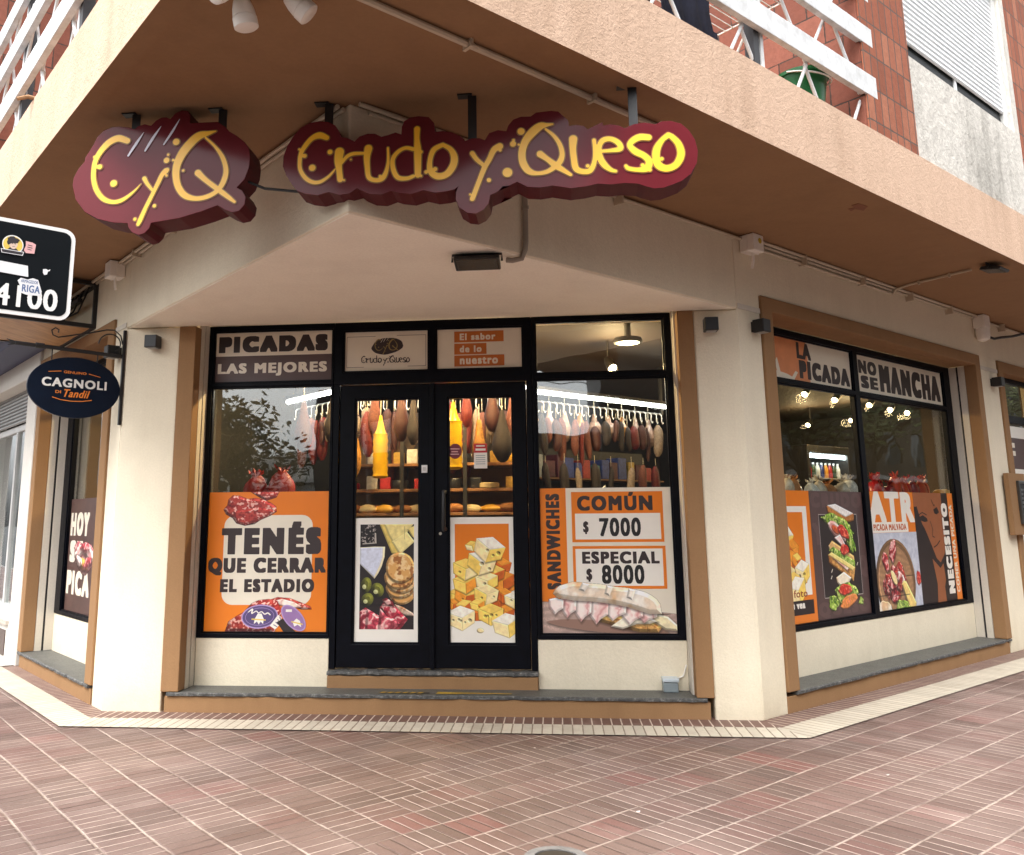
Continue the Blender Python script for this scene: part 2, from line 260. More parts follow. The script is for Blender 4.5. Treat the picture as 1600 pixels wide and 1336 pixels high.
# ---------------------------------------------------------------- mesh helpers
class MB:
    """collects shapes in world coordinates and links them as ONE mesh object"""
    def __init__(s): s.v, s.f, s.mi, s.mats = [], [], [], []
    def m(s, mat):
        if mat not in s.mats: s.mats.append(mat)
        return s.mats.index(mat)
    def add(s, verts, faces, mat):
        k = len(s.v); i = s.m(mat); s.v += [Vector(p) for p in verts]
        s.f += [tuple(k + q for q in f) for f in faces]; s.mi += [i] * len(faces); return s
    def box(s, fr, u0, u1, o0, o1, z0, z1, mat):
        P = [fr(u, o, z) for z in (z0, z1) for o in (o0, o1) for u in (u0, u1)]
        return s.add(P, [(0, 1, 3, 2), (4, 6, 7, 5), (0, 4, 5, 1), (2, 3, 7, 6), (0, 2, 6, 4), (1, 5, 7, 3)], mat)
    def grid(s, fr, u0, u1, z0, z1, holes, o0, o1, mat, rev=None):
        us = sorted({u0, u1, *[h[0] for h in holes], *[h[1] for h in holes]}); zs = sorted({z0, z1, *[h[2] for h in holes], *[h[3] for h in holes]})
        us = [u for u in us if u0 - 1e-6 <= u <= u1 + 1e-6]; zs = [q for q in zs if z0 - 1e-6 <= q <= z1 + 1e-6]
        def solid(i, j):
            if not (0 <= i < len(us) - 1 and 0 <= j < len(zs) - 1): return False
            u, q = (us[i] + us[i + 1]) / 2, (zs[j] + zs[j + 1]) / 2
            return not any(h[0] < u < h[1] and h[2] < q < h[3] for h in holes)
        idx = {}; V = []; F = []
        def vi(i, j, k):
            if (i, j, k) not in idx: idx[(i, j, k)] = len(V); V.append(fr(us[i], (o0, o1)[k], zs[j]))
            return idx[(i, j, k)]
        for i in range(len(us) - 1):
            for j in range(len(zs) - 1):
                if not solid(i, j): continue
                for k in (0, 1): F.append((vi(i, j, k), vi(i + 1, j, k), vi(i + 1, j + 1, k), vi(i, j + 1, k)))
                for (di, dj, e) in ((-1, 0, ((i, j), (i, j + 1))), (1, 0, ((i + 1, j), (i + 1, j + 1))), (0, -1, ((i, j), (i + 1, j))), (0, 1, ((i, j + 1), (i + 1, j + 1)))):
                    if not solid(i + di, j + dj): F.append((vi(*e[0], 0), vi(*e[1], 0), vi(*e[1], 1), vi(*e[0], 1)))
        return s.add(V, F, mat)
    def prism(s, fr, pts, z0, z1, mat, side=None):
        """polygon in (first, second) local coordinates of fr extruded along the third"""
        n = len(pts); tri = tessellate_polygon([[Vector((p[0], p[1], 0)) for p in pts]])
        V = [fr(p[0], p[1], z0) for p in pts] + [fr(p[0], p[1], z1) for p in pts]
        F = [tuple(t) for t in tri]; G = [tuple(q + n for q in t) for t in tri]
        s.add(V, F + G, mat); k = len(s.v) - 2 * n; i = s.m(side or mat)
        for q in range(n):
            s.f.append((k + q, k + (q + 1) % n, k + n + (q + 1) % n, k + n + q)); s.mi.append(i)
        return s
    def tube(s, path, r, mat, seg=8, closed=False):
        P = [Vector(p) for p in path]; n = len(P); V = []; F = []
        R = r if isinstance(r, (list, tuple)) else [r] * n
        ref = None
        for i in range(n):
            a = P[(i - 1) % n] if (closed or i > 0) else P[i]; b = P[(i + 1) % n] if (closed or i < n - 1) else P[i]
            t = (b - a).normalized()
            if ref is None: ref = t.orthogonal().normalized()
            ref = (ref - t * ref.dot(t)).normalized(); bi = t.cross(ref)
            for q in range(seg):
                an = 2 * math.pi * q / seg; V.append(P[i] + (ref * math.cos(an) + bi * math.sin(an)) * R[i])
        for i in range(n - (0 if closed else 1)):
            for q in range(seg):
                a0, a1 = i * seg + q, i * seg + (q + 1) % seg; j = (i + 1) % n
                F.append((a0, a1, j * seg + (q + 1) % seg, j * seg + q))
        if not closed: F += [tuple(range(seg)), tuple((n - 1) * seg + q for q in range(seg))]
        return s.add(V, F, mat)
    def lathe(s, c, prof, mat, axis=(0, 0, 1), seg=20):
        """profile [(radius, height)] turned about axis through c"""
        ax = Vector(axis).normalized(); e1 = ax.orthogonal().normalized(); e2 = ax.cross(e1); c = Vector(c); V = []; F = []
        for r, h in prof:
            for q in range(seg):
                an = 2 * math.pi * q / seg; V.append(c + ax * h + (e1 * math.cos(an) + e2 * math.sin(an)) * max(r, 1e-4))
        for i in range(len(prof) - 1):
            for q in range(seg): F.append((i * seg + q, i * seg + (q + 1) % seg, (i + 1) * seg + (q + 1) % seg, (i + 1) * seg + q))
        F += [tuple(range(seg)), tuple((len(prof) - 1) * seg + q for q in range(seg))]
        return s.add(V, F, mat)
    def blob(s, c, r, mat, jit=.12, sub=2, seed=0, fr=None):
        bm = bmesh.new(); bmesh.ops.create_icosphere(bm, subdivisions=sub, radius=1); rnd = random.Random(seed); ph = [rnd.uniform(0, 6) for _ in range(6)]
        V = []
        for q in bm.verts:
            k = 1 + jit * (math.sin(3 * q.co.x + ph[0]) + math.sin(4 * q.co.y + ph[1]) + math.sin(3.5 * q.co.z + ph[2]) + .6 * math.sin(9 * q.co.x + ph[3]) + .6 * math.sin(8 * q.co.y + 7 * q.co.z + ph[4])) / 2
            p = Vector((q.co.x * r[0], q.co.y * r[1], q.co.z * r[2])) * k
            V.append(Vector(c) + p if fr is None else fr(*(Vector(c) + p)))
        F = [tuple(q.index for q in f.verts) for f in bm.faces]; bm.free()
        return s.add(V, F, mat)
    def build(s, name, parent=None, smooth=False, bevel=0.0, recalc=True, kind=None):
        me = bpy.data.meshes.new(name); off = Vector((0, 0, 0))
        if parent is not None:
            q = parent
            while q is not None: off = off + q.location; q = q.parent
        me.from_pydata([p - off for p in s.v], [], s.f)
        for q in s.mats: me.materials.append(q)
        me.polygons.foreach_set('material_index', s.mi)
        if recalc:
            bm = bmesh.new(); bm.from_mesh(me); bmesh.ops.recalc_face_normals(bm, faces=bm.faces); bm.to_mesh(me); bm.free()
        if smooth:
            me.polygons.foreach_set('use_smooth', [True] * len(me.polygons))
            try: me.set_sharp_from_angle(angle=math.radians(40))
            except Exception: pass
        me.update()
        o = bpy.data.objects.new(name, me); COL.objects.link(o)
        if parent is not None: o.parent = parent
        if bevel:
            b = o.modifiers.new('edge_bevel', 'BEVEL'); b.width = bevel; b.segments = 2; b.limit_method = 'ANGLE'; b.angle_limit = math.radians(40)
        if kind: o['kind'] = kind
        return o
def thing(name, label, cat, loc=(0, 0, 0), group=None):
    o = bpy.data.objects.new(name, None); COL.objects.link(o); o.location = loc; o.empty_display_size = .1
    o['label'] = label; o['category'] = cat
    if group: o['group'] = group
    return o
def tag(o, label, cat, group=None):
    o['label'] = label; o['category'] = cat
    if group: o['group'] = group
    return o
def dup(root, loc, label=None, rotz=None):
    r = root.copy(); COL.objects.link(r); r.location = loc
    if rotz is not None: r.rotation_euler = (0, 0, rotz)
    if label: r['label'] = label
    for ch in list(root.children):
        c = ch.copy(); COL.objects.link(c); c.parent = r
        for g in list(ch.children):
            d = g.copy(); COL.objects.link(d); d.parent = c
    return r
def march(X, Y, D):
    """outline at D = 0 (inside below zero) as faces; whole cells of a row are merged into one strip"""
    V, F, idx = [], [], {}
    def corner(i, j):
        k = (i, j)
        if k not in idx: idx[k] = len(V); V.append((X[i, j], Y[i, j]))
        return idx[k]
    def edge(i, j, k, l):
        q = (i, j, k, l) if (i, j) < (k, l) else (k, l, i, j)
        if q not in idx:
            t = D[i, j] / (D[i, j] - D[k, l]); idx[q] = len(V); V.append((X[i, j] + (X[k, l] - X[i, j]) * t, Y[i, j] + (Y[k, l] - Y[i, j]) * t))
        return idx[q]
    inside = D < 0; full = inside[:-1, :-1] & inside[1:, :-1] & inside[:-1, 1:] & inside[1:, 1:]
    act = (inside[:-1, :-1] | inside[1:, :-1] | inside[:-1, 1:] | inside[1:, 1:]) & ~full
    for i, j in zip(*np.nonzero(act)):
        c = [(i, j), (i + 1, j), (i + 1, j + 1), (i, j + 1)]; poly = []
        for q in range(4):
            a, b = c[q], c[(q + 1) % 4]
            if inside[a]: poly.append(corner(*a))
            if inside[a] != inside[b]: poly.append(edge(*a, *b))
        if len(poly) >= 3: F.append(tuple(poly))
    for j in range(full.shape[1]):
        col = np.concatenate(([0], full[:, j].astype(int), [0])); d = np.diff(col)
        for a, b in zip(np.nonzero(d == 1)[0], np.nonzero(d == -1)[0]): F.append((corner(a, j), corner(b, j), corner(b, j + 1), corner(a, j + 1)))
    return V, F
# ---- text with the built-in font, returned as triangles in its own bounding box (0..1)
_tc = {}
def text_tris(body, bold=0.0, space=1.0, shear=0.0, squeeze=1.0):
    key = (body, bold, space, shear)
    if key in _tc: return _tc[key]
    c = bpy.data.curves.new('lettering_source', 'FONT'); c.body = body; c.space_character = space + bold * 3.0; c.shear = shear; c.resolution_u = 4
    o = bpy.data.objects.new('lettering_source', c); COL.objects.link(o)
    me = bpy.data.meshes.new_from_object(o.evaluated_get(bpy.context.evaluated_depsgraph_get())); me.calc_loop_triangles()
    V = np.array([tuple(v.co)[:2] for v in me.vertices]); T = [tuple(t.vertices) for t in me.loop_triangles]
    bpy.data.objects.remove(o); bpy.data.curves.remove(c); bpy.data.meshes.remove(me)
    if bold:
        # heavier letters: raster the words, spread them with a square brush, cut out again
        h = .72 / 56; pad = int(bold / h) + 4; x0, y0 = V.min(0) - pad * h; nx, ny = ((V.max(0) - V.min(0)) / h).astype(int) + 2 * pad + 2
        X, Y = np.meshgrid(x0 + np.arange(nx) * h, y0 + np.arange(ny) * h, indexing='ij'); D = np.full((nx, ny), 1.0)
        A = np.zeros((nx, ny))
        for t in T:
            p = V[list(t)]; i0, j0 = ((p.min(0) - (x0, y0)) / h).astype(int); i1, j1 = ((p.max(0) - (x0, y0)) / h).astype(int) + 2
            x, y = X[i0:i1, j0:j1], Y[i0:i1, j0:j1]; e = [(p[(k + 1) % 3][0] - p[k][0]) * (y - p[k][1]) - (p[(k + 1) % 3][1] - p[k][1]) * (x - p[k][0]) for k in range(3)]
            s_ = np.minimum(np.minimum(e[0], e[1]), e[2]) if e[0].sum() + e[1].sum() + e[2].sum() > 0 else np.minimum(np.minimum(-e[0], -e[1]), -e[2])
            ok = ((e[0] >= 0) & (e[1] >= 0) & (e[2] >= 0)) | ((e[0] <= 0) & (e[1] <= 0) & (e[2] <= 0)); A[i0:i1, j0:j1] = np.maximum(A[i0:i1, j0:j1], ok)
        kx, ky = max(1, round(bold / h)), max(1, round(bold * .62 / h)); Bm = A.copy()
        for k in range(1, kx + 1): Bm[k:] = np.maximum(Bm[k:], A[:-k]); Bm[:-k] = np.maximum(Bm[:-k], A[k:])
        A = Bm.copy()
        for k in range(1, ky + 1): Bm[:, k:] = np.maximum(Bm[:, k:], A[:, :-k]); Bm[:, :-k] = np.maximum(Bm[:, :-k], A[:, k:])
        for _ in range(2):
            P = np.pad(Bm, 1); Bm = (P[:-2, 1:-1] + P[2:, 1:-1] + P[1:-1, :-2] + P[1:-1, 2:] + 2 * P[1:-1, 1:-1]) / 6
        v, T = march(X, Y, .5 - Bm + 1e-6); V = np.array(v)
    mn, mx = V.min(0), V.max(0); asp = (mx[0] - mn[0]) / (mx[1] - mn[1]); V = (V - mn) / (mx - mn)
    _tc[key] = (V, T, asp); return _tc[key]
# ---- variable width strokes united through a distance field, then cut out at its zero line
def stroke_shape(strokes, grow=0.0, cell=.004):
    pts = np.array([p for st in strokes for p in st]); R = pts[:, 2].max() + grow + 2 * cell
    x0, y0 = pts[:, 0].min() - R, pts[:, 1].min() - R; nx = int((pts[:, 0].max() + R - x0) / cell) + 2; ny = int((pts[:, 1].max() + R - y0) / cell) + 2
    X, Y = np.meshgrid(x0 + np.arange(nx) * cell, y0 + np.arange(ny) * cell, indexing='ij'); D = np.full((nx, ny), 9.0)
    def smooth(st):
        if len(st) < 3: return st
        out = []
        for i in range(len(st) - 1):
            p = [np.array(st[max(0, min(len(st) - 1, i + k))]) for k in (-1, 0, 1, 2)]
            for t in np.linspace(0, 1, 6)[:-1]:
                out.append(tuple(.5 * (2 * p[1] + (p[2] - p[0]) * t + (2 * p[0] - 5 * p[1] + 4 * p[2] - p[3]) * t * t + (3 * p[1] - p[0] - 3 * p[2] + p[3]) * t ** 3)))
        return out + [st[-1]]
    for st in strokes:
        st = smooth(st)
        if len(st) == 1: st = [st[0], st[0]]
        for (ax, ay, ar), (bx, by, br) in zip(st[:-1], st[1:]):
            dx, dy = bx - ax, by - ay; L = dx * dx + dy * dy
            t = np.clip(((X - ax) * dx + (Y - ay) * dy) / L, 0, 1) if L > 1e-12 else np.zeros_like(X)
            D = np.minimum(D, np.hypot(X - ax - t * dx, Y - ay - t * dy) - (ar + (br - ar) * t) - grow)
    return march(X, Y, D)
class Sheet:
    """flat printed sheet: design units with (0,0) at top left, laid on origin + right*x - up*y, layers lifted along normal"""
    def __init__(s, O, right, up, normal, W, H, dw, dh, clip=False):
        s.O, s.r, s.up, s.n = Vector(O), Vector(right), Vector(up), Vector(normal); s.W, s.H, s.dw, s.dh = W, H, dw, dh
        s.k = 0; s.mb = {'sheet': MB(), 'picture': MB(), 'lettering': MB()}; s.step = .00022; s.words = []; s.pics = []
    def P(s, x, y, h): 
        x = min(max(x, 0), s.dw); y = min(max(y, 0), s.dh)
        return s.O + s.r * (x / s.dw * s.W) - s.up * (y / s.dh * s.H) + s.n * h
    def lift(s): s.k += 1; return .002 + s.k * s.step
    def base(s, mat, t=.0018):
        V = [s.P(x, y, h) for h in (0, t) for x, y in ((0, 0), (s.dw, 0), (s.dw, s.dh), (0, s.dh))]
        s.mb['sheet'].add(V, [(0, 1, 2, 3), (4, 5, 6, 7), (0, 1, 5, 4), (1, 2, 6, 5), (2, 3, 7, 6), (3, 0, 4, 7)], mat); return s
    def poly(s, pts, mat, part='picture'):
        h = s.lift(); tri = tessellate_polygon([[Vector((p[0], p[1], 0)) for p in pts]])
        s.mb[part].add([s.P(*p, h) for p in pts], [tuple(t) for t in tri], mat); return s
    def rect(s, x0, y0, x1, y1, mat, part='picture'): return s.poly([(x0, y0), (x1, y0), (x1, y1), (x0, y1)], mat, part)
    def rrect(s, x0, y0, x1, y1, r, mat, part='picture'):
        P = []
        for cx, cy, a in ((x1 - r, y0 + r, -90), (x1 - r, y1 - r, 0), (x0 + r, y1 - r, 90), (x0 + r, y0 + r, 180)):
            P += [(cx + r * math.cos(math.radians(a + t)), cy + r * math.sin(math.radians(a + t))) for t in range(0, 91, 15)]
        return s.poly(P, mat, part)
    def ell(s, cx, cy, rx, ry, mat, rot=0, jit=0, n=28, seed=1, part='picture'):
        rnd = random.Random(seed); ph = [rnd.uniform(0, 6.3) for _ in range(4)]; c, q = math.cos(math.radians(rot)), math.sin(math.radians(rot)); P = []
        for i in range(n):
            t = 2 * math.pi * i / n; k = 1 + jit * (math.sin(3 * t + ph[0]) + math.sin(5 * t + ph[1]) + .7 * math.sin(9 * t + ph[2]))
            x, y = rx * k * math.cos(t), ry * k * math.sin(t); P.append((cx + x * c - y * q, cy + x * q + y * c))
        return s.poly(P, mat, part)
    def line(s, pts, wd, mat, part='picture'):
        for (ax, ay), (bx, by) in zip(pts[:-1], pts[1:]):
            L = math.hypot(bx - ax, by - ay) or 1; nx, ny = -(by - ay) / L * wd / 2, (bx - ax) / L * wd / 2
            s.poly([(ax + nx, ay + ny), (bx + nx, by + ny), (bx - nx, by - ny), (ax - nx, ay - ny)], mat, part)
        return s
    def text(s, body, x0, y0, x1, y1, mat, bold=.02, rot=0, space=1.0, shear=0.0, part='lettering'):
        """fit the words into the box; rot=90 reads upwards"""
        V, T, _ = text_tris(body, bold, space, shear); h = s.lift()
        if rot == 90: Q = [(x0 + (1 - v[1]) * (x1 - x0), y1 - v[0] * (y1 - y0)) for v in V]
        elif rot: 
            cx, cy, w2, h2 = (x0 + x1) / 2, (y0 + y1) / 2, (x1 - x0), (y1 - y0); c, q = math.cos(math.radians(rot)), math.sin(math.radians(rot))
            Q = [(cx + (v[0] - .5) * w2 * c + (v[1] - .5) * h2 * q, cy - ((v[1] - .5) * h2 * c - (v[0] - .5) * w2 * q)) for v in V]
        else: Q = [(x0 + v[0] * (x1 - x0), y1 - v[1] * (y1 - y0)) for v in V]
        mb = MB(); mb.add([s.P(*p, h) for p in Q], T, mat); s.words.append(mb); return s
    def strokes(s, st, mat, grow=0.0, cell=None, part='lettering'):
        """strokes in design units, y downwards"""
        V, F = stroke_shape(st, grow, cell or s.dw / 250); h = s.lift()
        s.mb[part].add([s.P(*p, h) for p in V], F, mat); return s
    def done(s, name, label, cat, group=None):
        t = thing(name, label, cat, s.P(s.dw / 2, s.dh, 0), group)
        for k in ('sheet', 'picture', 'lettering'):
            if s.mb[k].f: s.mb[k].build(k, t, recalc=(k == 'sheet'))
        s.lettering(t)
        return t
    def lettering(s, t):
        for q in s.words: q.build('lettering', t, recalc=False)
        build_pictures(s, t)
# ---------------------------------------------------------------- printed food pictures, painted by numbers into generated images
class Cv:
    def __init__(s, dw, dh, px, bg=None):
        s.k = px / dw; s.w, s.h = px, int(dh * px / dw); s.a = np.zeros((s.h, s.w, 3)); s.al = np.zeros((s.h, s.w))
        if bg is not None: s.a[:] = np.array(bg) / 255; s.al[:] = 1
        s.rs = np.random.RandomState(5)
    def noise(s, h, w, cell, oct=3):
        out = np.zeros((h, w)); amp, tot = 1.0, 0
        for o in range(oct):
            c = max(1.2, cell / 2 ** o); gh, gw = int(h / c) + 3, int(w / c) + 3; g = s.rs.rand(gh, gw)
            y, x = np.arange(h) / c, np.arange(w) / c; yi, xi = y.astype(int), x.astype(int); fy, fx = (y - yi)[:, None], (x - xi)[None]
            fy, fx = fy * fy * (3 - 2 * fy), fx * fx * (3 - 2 * fx)
            A = g[yi][:, xi] * (1 - fx) + g[yi][:, xi + 1] * fx; Bq = g[yi + 1][:, xi] * (1 - fx) + g[yi + 1][:, xi + 1] * fx
            out += amp * (A * (1 - fy) + Bq * fy); tot += amp; amp *= .55
        return np.clip((out / tot - .5) * 1.7 + .5, 0, 1)
    def shape(s, pts, col, shade=.35, edge=9, tex=None, shadow=.45, rim=None, ang=-50):
        """pts in design units; tex(noise_fn, yy, xx, rgb) repaints; shade rounds the form towards its edge; shadow is the printed drop shadow"""
        P = np.array(pts, float) * s.k; m = 14; x0, y0 = np.maximum(P.min(0) - m, 0).astype(int); x1, y1 = np.minimum(P.max(0) + m + 1, (s.w, s.h)).astype(int)
        if x1 <= x0 or y1 <= y0: return s
        X, Y = np.meshgrid(np.arange(x0, x1) + .5, np.arange(y0, y1) + .5); d = np.full(X.shape, 1e9); ins = np.zeros(X.shape, bool); n = len(P)
        for i in range(n):
            (ax, ay), (bx, by) = P[i - 1], P[i]; dx, dy = bx - ax, by - ay; t = np.clip(((X - ax) * dx + (Y - ay) * dy) / (dx * dx + dy * dy + 1e-9), 0, 1)
            d = np.minimum(d, np.hypot(X - ax - t * dx, Y - ay - t * dy))
            c = ((ay > Y) != (by > Y)) & (X < (bx - ax) * (Y - ay) / (by - ay + 1e-12) + ax); ins ^= c
        sd = np.where(ins, d, -d); cov = np.clip(sd + .5, 0, 1)
        V = s.a[y0:y1, x0:x1]; AL = s.al[y0:y1, x0:x1]
        if shadow:
            sh = np.clip((np.roll(np.roll(sd, 3, 0), 2, 1) + 5) / 8, 0, 1) * shadow * (AL > 0); V *= (1 - sh[..., None] * (1 - cov[..., None]))
        rgb = np.ones(X.shape + (3,)) * (np.array(col) / 255)
        if tex: rgb = tex(lambda cell, o=3: s.noise(X.shape[0], X.shape[1], cell * s.k, o), Y / s.k, X / s.k, rgb)
        e = edge * s.k; gy, gx = np.gradient(np.clip(sd, -1, e)); a = math.radians(ang)
        lit = (gx * math.cos(a) + gy * math.sin(a)) * -1.0
        rgb = rgb * (1 + shade * np.clip(lit, -1, 1) * (sd < e))[..., None] * (1 - .35 * shade * np.clip(1 - sd / (e * 1.5 + .01), 0, 1))[..., None]
        if rim is not None: q = np.clip(1 - np.abs(sd - e * .3) / (e * .5), 0, 1)[..., None]; rgb = rgb * (1 - q) + np.array(rim) / 255 * q
        V[:] = V * (1 - cov[..., None]) + np.clip(rgb, 0, 1) * cov[..., None]; AL[:] = np.maximum(AL, cov); return s
    def ell(s, cx, cy, rx, ry, col, rot=0, jit=0, seed=1, n=30, **k):
        r = random.Random(seed); ph = [r.uniform(0, 6.3) for _ in range(3)]; c, q = math.cos(math.radians(rot)), math.sin(math.radians(rot)); P = []
        for i in range(n):
            t = 2 * math.pi * i / n; f = 1 + jit * (math.sin(3 * t + ph[0]) + math.sin(5 * t + ph[1]) + .7 * math.sin(9 * t + ph[2])); x, y = rx * f * math.cos(t), ry * f * math.sin(t); P.append((cx + x * c - y * q, cy + x * q + y * c))
        return s.shape(P, col, **k)
    def rect(s, x0, y0, x1, y1, col, **k): k.setdefault('shade', 0); k.setdefault('shadow', 0); return s.shape([(x0, y0), (x1, y0), (x1, y1), (x0, y1)], col, **k)
    def cube(s, x, y, z, rot, top, left, right, holes=0, seed=0):
        z *= 1.2; c, q = math.cos(math.radians(rot)), math.sin(math.radians(rot)); R = lambda px, py: (x + px * c - py * q, y + px * q + py * c); t = T_CHEESE
        s.shape([R(-z * .9, -z * .25), R(0, -z * .62), R(z * .9, -z * .25), R(z * .82, z * .5), R(.02 * z, z * .95), R(-z * .82, z * .5)], right, shade=.1, tex=t, shadow=.5)
        s.shape([R(-z * .9, -z * .25), R(.05 * z, z * .15), R(.02 * z, z * .95), R(-z * .82, z * .5)], left, shade=.16, edge=6, tex=t, shadow=0)
        s.shape([R(.05 * z, z * .15), R(z * .9, -z * .25), R(z * .82, z * .5), R(.02 * z, z * .95)], right, shade=.16, edge=6, tex=t, shadow=0)
        s.shape([R(-z * .9, -z * .25), R(0, -z * .62), R(z * .9, -z * .25), R(.05 * z, z * .15)], top, shade=.12, edge=6, tex=t, shadow=0)
        r = random.Random(seed)
        for i in range(holes):
            hx, hy, hr = r.uniform(-.55, .6) * z, r.uniform(.2, .45) * z, r.uniform(.08, .16) * z; s.ell(*R(hx, hy), hr, hr * .95, tuple(int(v * .72) for v in (left if hx < 0 else right)), shade=-.6, edge=hr * .6, shadow=0, n=16)
        return s
    def image(s, name):
        im = bpy.data.images.new(name, s.w, s.h, alpha=True); px = np.zeros((s.h, s.w, 4), np.float32); px[..., :3] = s.a[::-1]; px[..., 3] = s.al[::-1]
        im.pixels.foreach_set(px.ravel()); im.update(); im.pack(); return im
def mixc(a, b, t): t = t[..., None]; return a * (1 - t) + np.array(b) / 255 * t
def T_CHEESE(nz, y, x, c): return c * (0.93 + .14 * nz(26))[..., None]
def T_SALAMI(nz, y, x, c):
    c = mixc(c, (196, 84, 70), np.clip(nz(30) * 1.6 - .4, 0, 1) * .7); c = mixc(c, (112, 22, 24), np.clip(nz(22) * 2 - 1.1, 0, 1)); return mixc(c, (240, 200, 186), np.clip((nz(20, 2) - .64) * 6, 0, 1) * .85)
def T_HAM(nz, y, x, c):
    w_ = np.sin((x * .6 + y * .9) * .07 + nz(60) * 7) * .5 + .5; c = mixc(c, (236, 190, 182), np.clip((w_ - .62) * 3.2, 0, 1) * .9); return mixc(c, (92, 16, 30), np.clip((.28 - w_) * 3, 0, 1) * .7) * (0.88 + .24 * nz(18))[..., None]
def T_PINK(nz, y, x, c):
    w_ = np.sin(x * .045 + y * .012 + nz(70) * 5) * .5 + .5; c = mixc(c, (255, 244, 236), np.clip((w_ - .5) * 2, 0, 1) * .85); return mixc(c, (206, 128, 126), np.clip((.25 - w_) * 3, 0, 1) * .7)
def T_BREAD(nz, y, x, c):
    c = mixc(c, (222, 170, 112), np.clip((nz(130) - .55) * 3, 0, 1) * .7); return mixc(c, (255, 250, 240), np.clip((nz(90) - .55) * 3, 0, 1) * .8) * (.95 + .09 * nz(26))[..., None]
def T_CRUST(nz, y, x, c): return mixc(c, (150, 88, 36), np.clip((nz(40) - .45) * 3, 0, 1) * .7) * (.88 + .24 * nz(10))[..., None]
def T_CRACK(nz, y, x, c):
    c = mixc(c, (250, 226, 176), np.clip((nz(34) - .45) * 4, 0, 1) * .7); return mixc(c, (150, 86, 36), np.clip((nz(30, 2) - .68) * 7, 0, 1) * .8)
def T_LEAF(nz, y, x, c):
    c = mixc(c, (52, 92, 22), np.clip((nz(30) - .5) * 5, 0, 1) * .8); return mixc(c, (226, 236, 150), np.clip((nz(16) - .58) * 6, 0, 1) * .8)
def T_TOM(nz, y, x, c): return mixc(c, (240, 140, 110), np.clip((nz(26) - .6) * 6, 0, 1) * .8) * (.85 + .3 * nz(14))[..., None]
def T_BRIE(nz, y, x, c): return c * (.94 + .1 * nz(18))[..., None]
def T_WOOD(nz, y, x, c): return c * (.86 + .22 * np.clip(np.sin(y * .12 + nz(200) * 9) * .5 + .5, 0, 1) * nz(8) + .08 * nz(60))[..., None]
def T_SPOT(nz, y, x, c): return c * (.9 + .2 * nz(9))[..., None]
def print_mat(im):
    m = M('printed_' + im.name, .38); t = m.n('ShaderNodeTexImage'); t.image = im; t.interpolation = 'Linear'; t.extension = 'EXTEND'
    uv = m.n('ShaderNodeUVMap'); uv.uv_map = 'print'; m.link(uv.outputs[0], t.inputs[0]); m.color(t.outputs[0]); m.link(t.outputs['Alpha'], m.b.inputs['Alpha']); return m.m
def put_picture(sh, cv, x0, y0, x1, y1, name):
    """lay a painted picture on a printed sheet"""
    mat = print_mat(cv.image(name)); h = sh.lift(); sh.pics.append(([sh.P(x0, y1, h), sh.P(x1, y1, h), sh.P(x1, y0, h), sh.P(x0, y0, h)], mat)); return sh
def build_pictures(sh, t):
    for V, mat in sh.pics:
        mb = MB(); mb.add(V, [(0, 1, 2, 3)], mat); o = mb.build('picture', t, recalc=False); u = o.data.uv_layers.new(name='print')
        for i, q in enumerate(((0, 0), (1, 0), (1, 1), (0, 1))): u.data[i].uv = q
# ================================================================ SETTING: ground
def band_line(offL, offC, offR, far=14):
    """polyline parallel to the foot of the walls, in world xy"""
    def inter(P, d, Q, e):
        t = ((Q.x - P.x) * e.y - (Q.y - P.y) * e.x) / (d.x * e.y - d.y * e.x); return P + d * t
    PL, PR = Vector((PLX, YC, 0)), Vector((PRX, YC, 0)); uL, uR, uC = FL.u, FR.u, FC.u
    a = PL + FL.n * offL; b = Vector((0, YC - offC, 0)); c = PR + FR.n * offR
    p1 = inter(a, uL, b, uC); p2 = inter(c, uR, b, uC)
    return [p1 + uL * far, p1, p2, p2 + uR * far]
g = MB()
N = 24
kerbR, kerbL = 4.35, 3.6
# pavement: polygon outside the walls up to the kerb, one sheet
Lw = band_line(kerbL, 0, kerbR, 40)
pv = [FAB(-kerbL + 0, 44, 0), FAB(-kerbL, -kerbR, 0), FAB(44, -kerbR, 0), FAB(44, 9, 0), FAB(9, 44, 0)]
MB().add([p for p in pv], [(0, 1, 2, 3, 4)], MAT['tiles']).build('pavement', kind='structure')
asph = M('worn_asphalt', .9); n1 = asph.noise(50, 6, .7); asph.color(asph.ramp(n1, [(.3, (.03, .03, .032)), (.7, (.075, .073, .07))])).bump(n1, .5, .01)
MB().add([Vector(p) for p in ((-300, -300, -.14), (300, -300, -.14), (300, 300, -.14), (-300, 300, -.14))], [(0, 1, 2, 3)], asph.m).build('road', kind='structure')
conc = flat('kerb_concrete', (.34, .33, .31), .85, var=.2, scale=14, bump=.4)
k = MB()
k.box(FAB, -kerbL - .15, 44, -kerbR - .15, -kerbR, -.139, .012, conc); k.box(FAB, -kerbL - .15, -kerbL, -kerbR, 44, -.139, .012, conc)
k.build('kerb', kind='structure', bevel=.015)
b0 = band_line(-.05, -.05, -.05); b1 = band_line(.14, .225, .20); b2 = band_line(.38, .49, .465)
wht = (srgb(188, 179, 162), srgb(142, 128, 112), srgb(112, 95, 80)); drk = (srgb(104, 78, 70), srgb(150, 128, 116), srgb(206, 190, 174))
frs = (FL, FC, FR)
for nm, la, lb, cs, zz in (('red_border_strip', b0, b1, drk, .004), ('white_border_strip', b1, b2, wht, .008)):
    mb = MB()
    for i in range(3):
        mt = band_m(nm + str(i), *cs, frs[i])
        q = [la[i], la[i + 1], lb[i + 1], lb[i]]
        mb.add([p + Vector((0, 0, zz)) for p in q], [(0, 1, 2, 3)], mt)
    mb.build(nm, kind='structure', recalc=False)
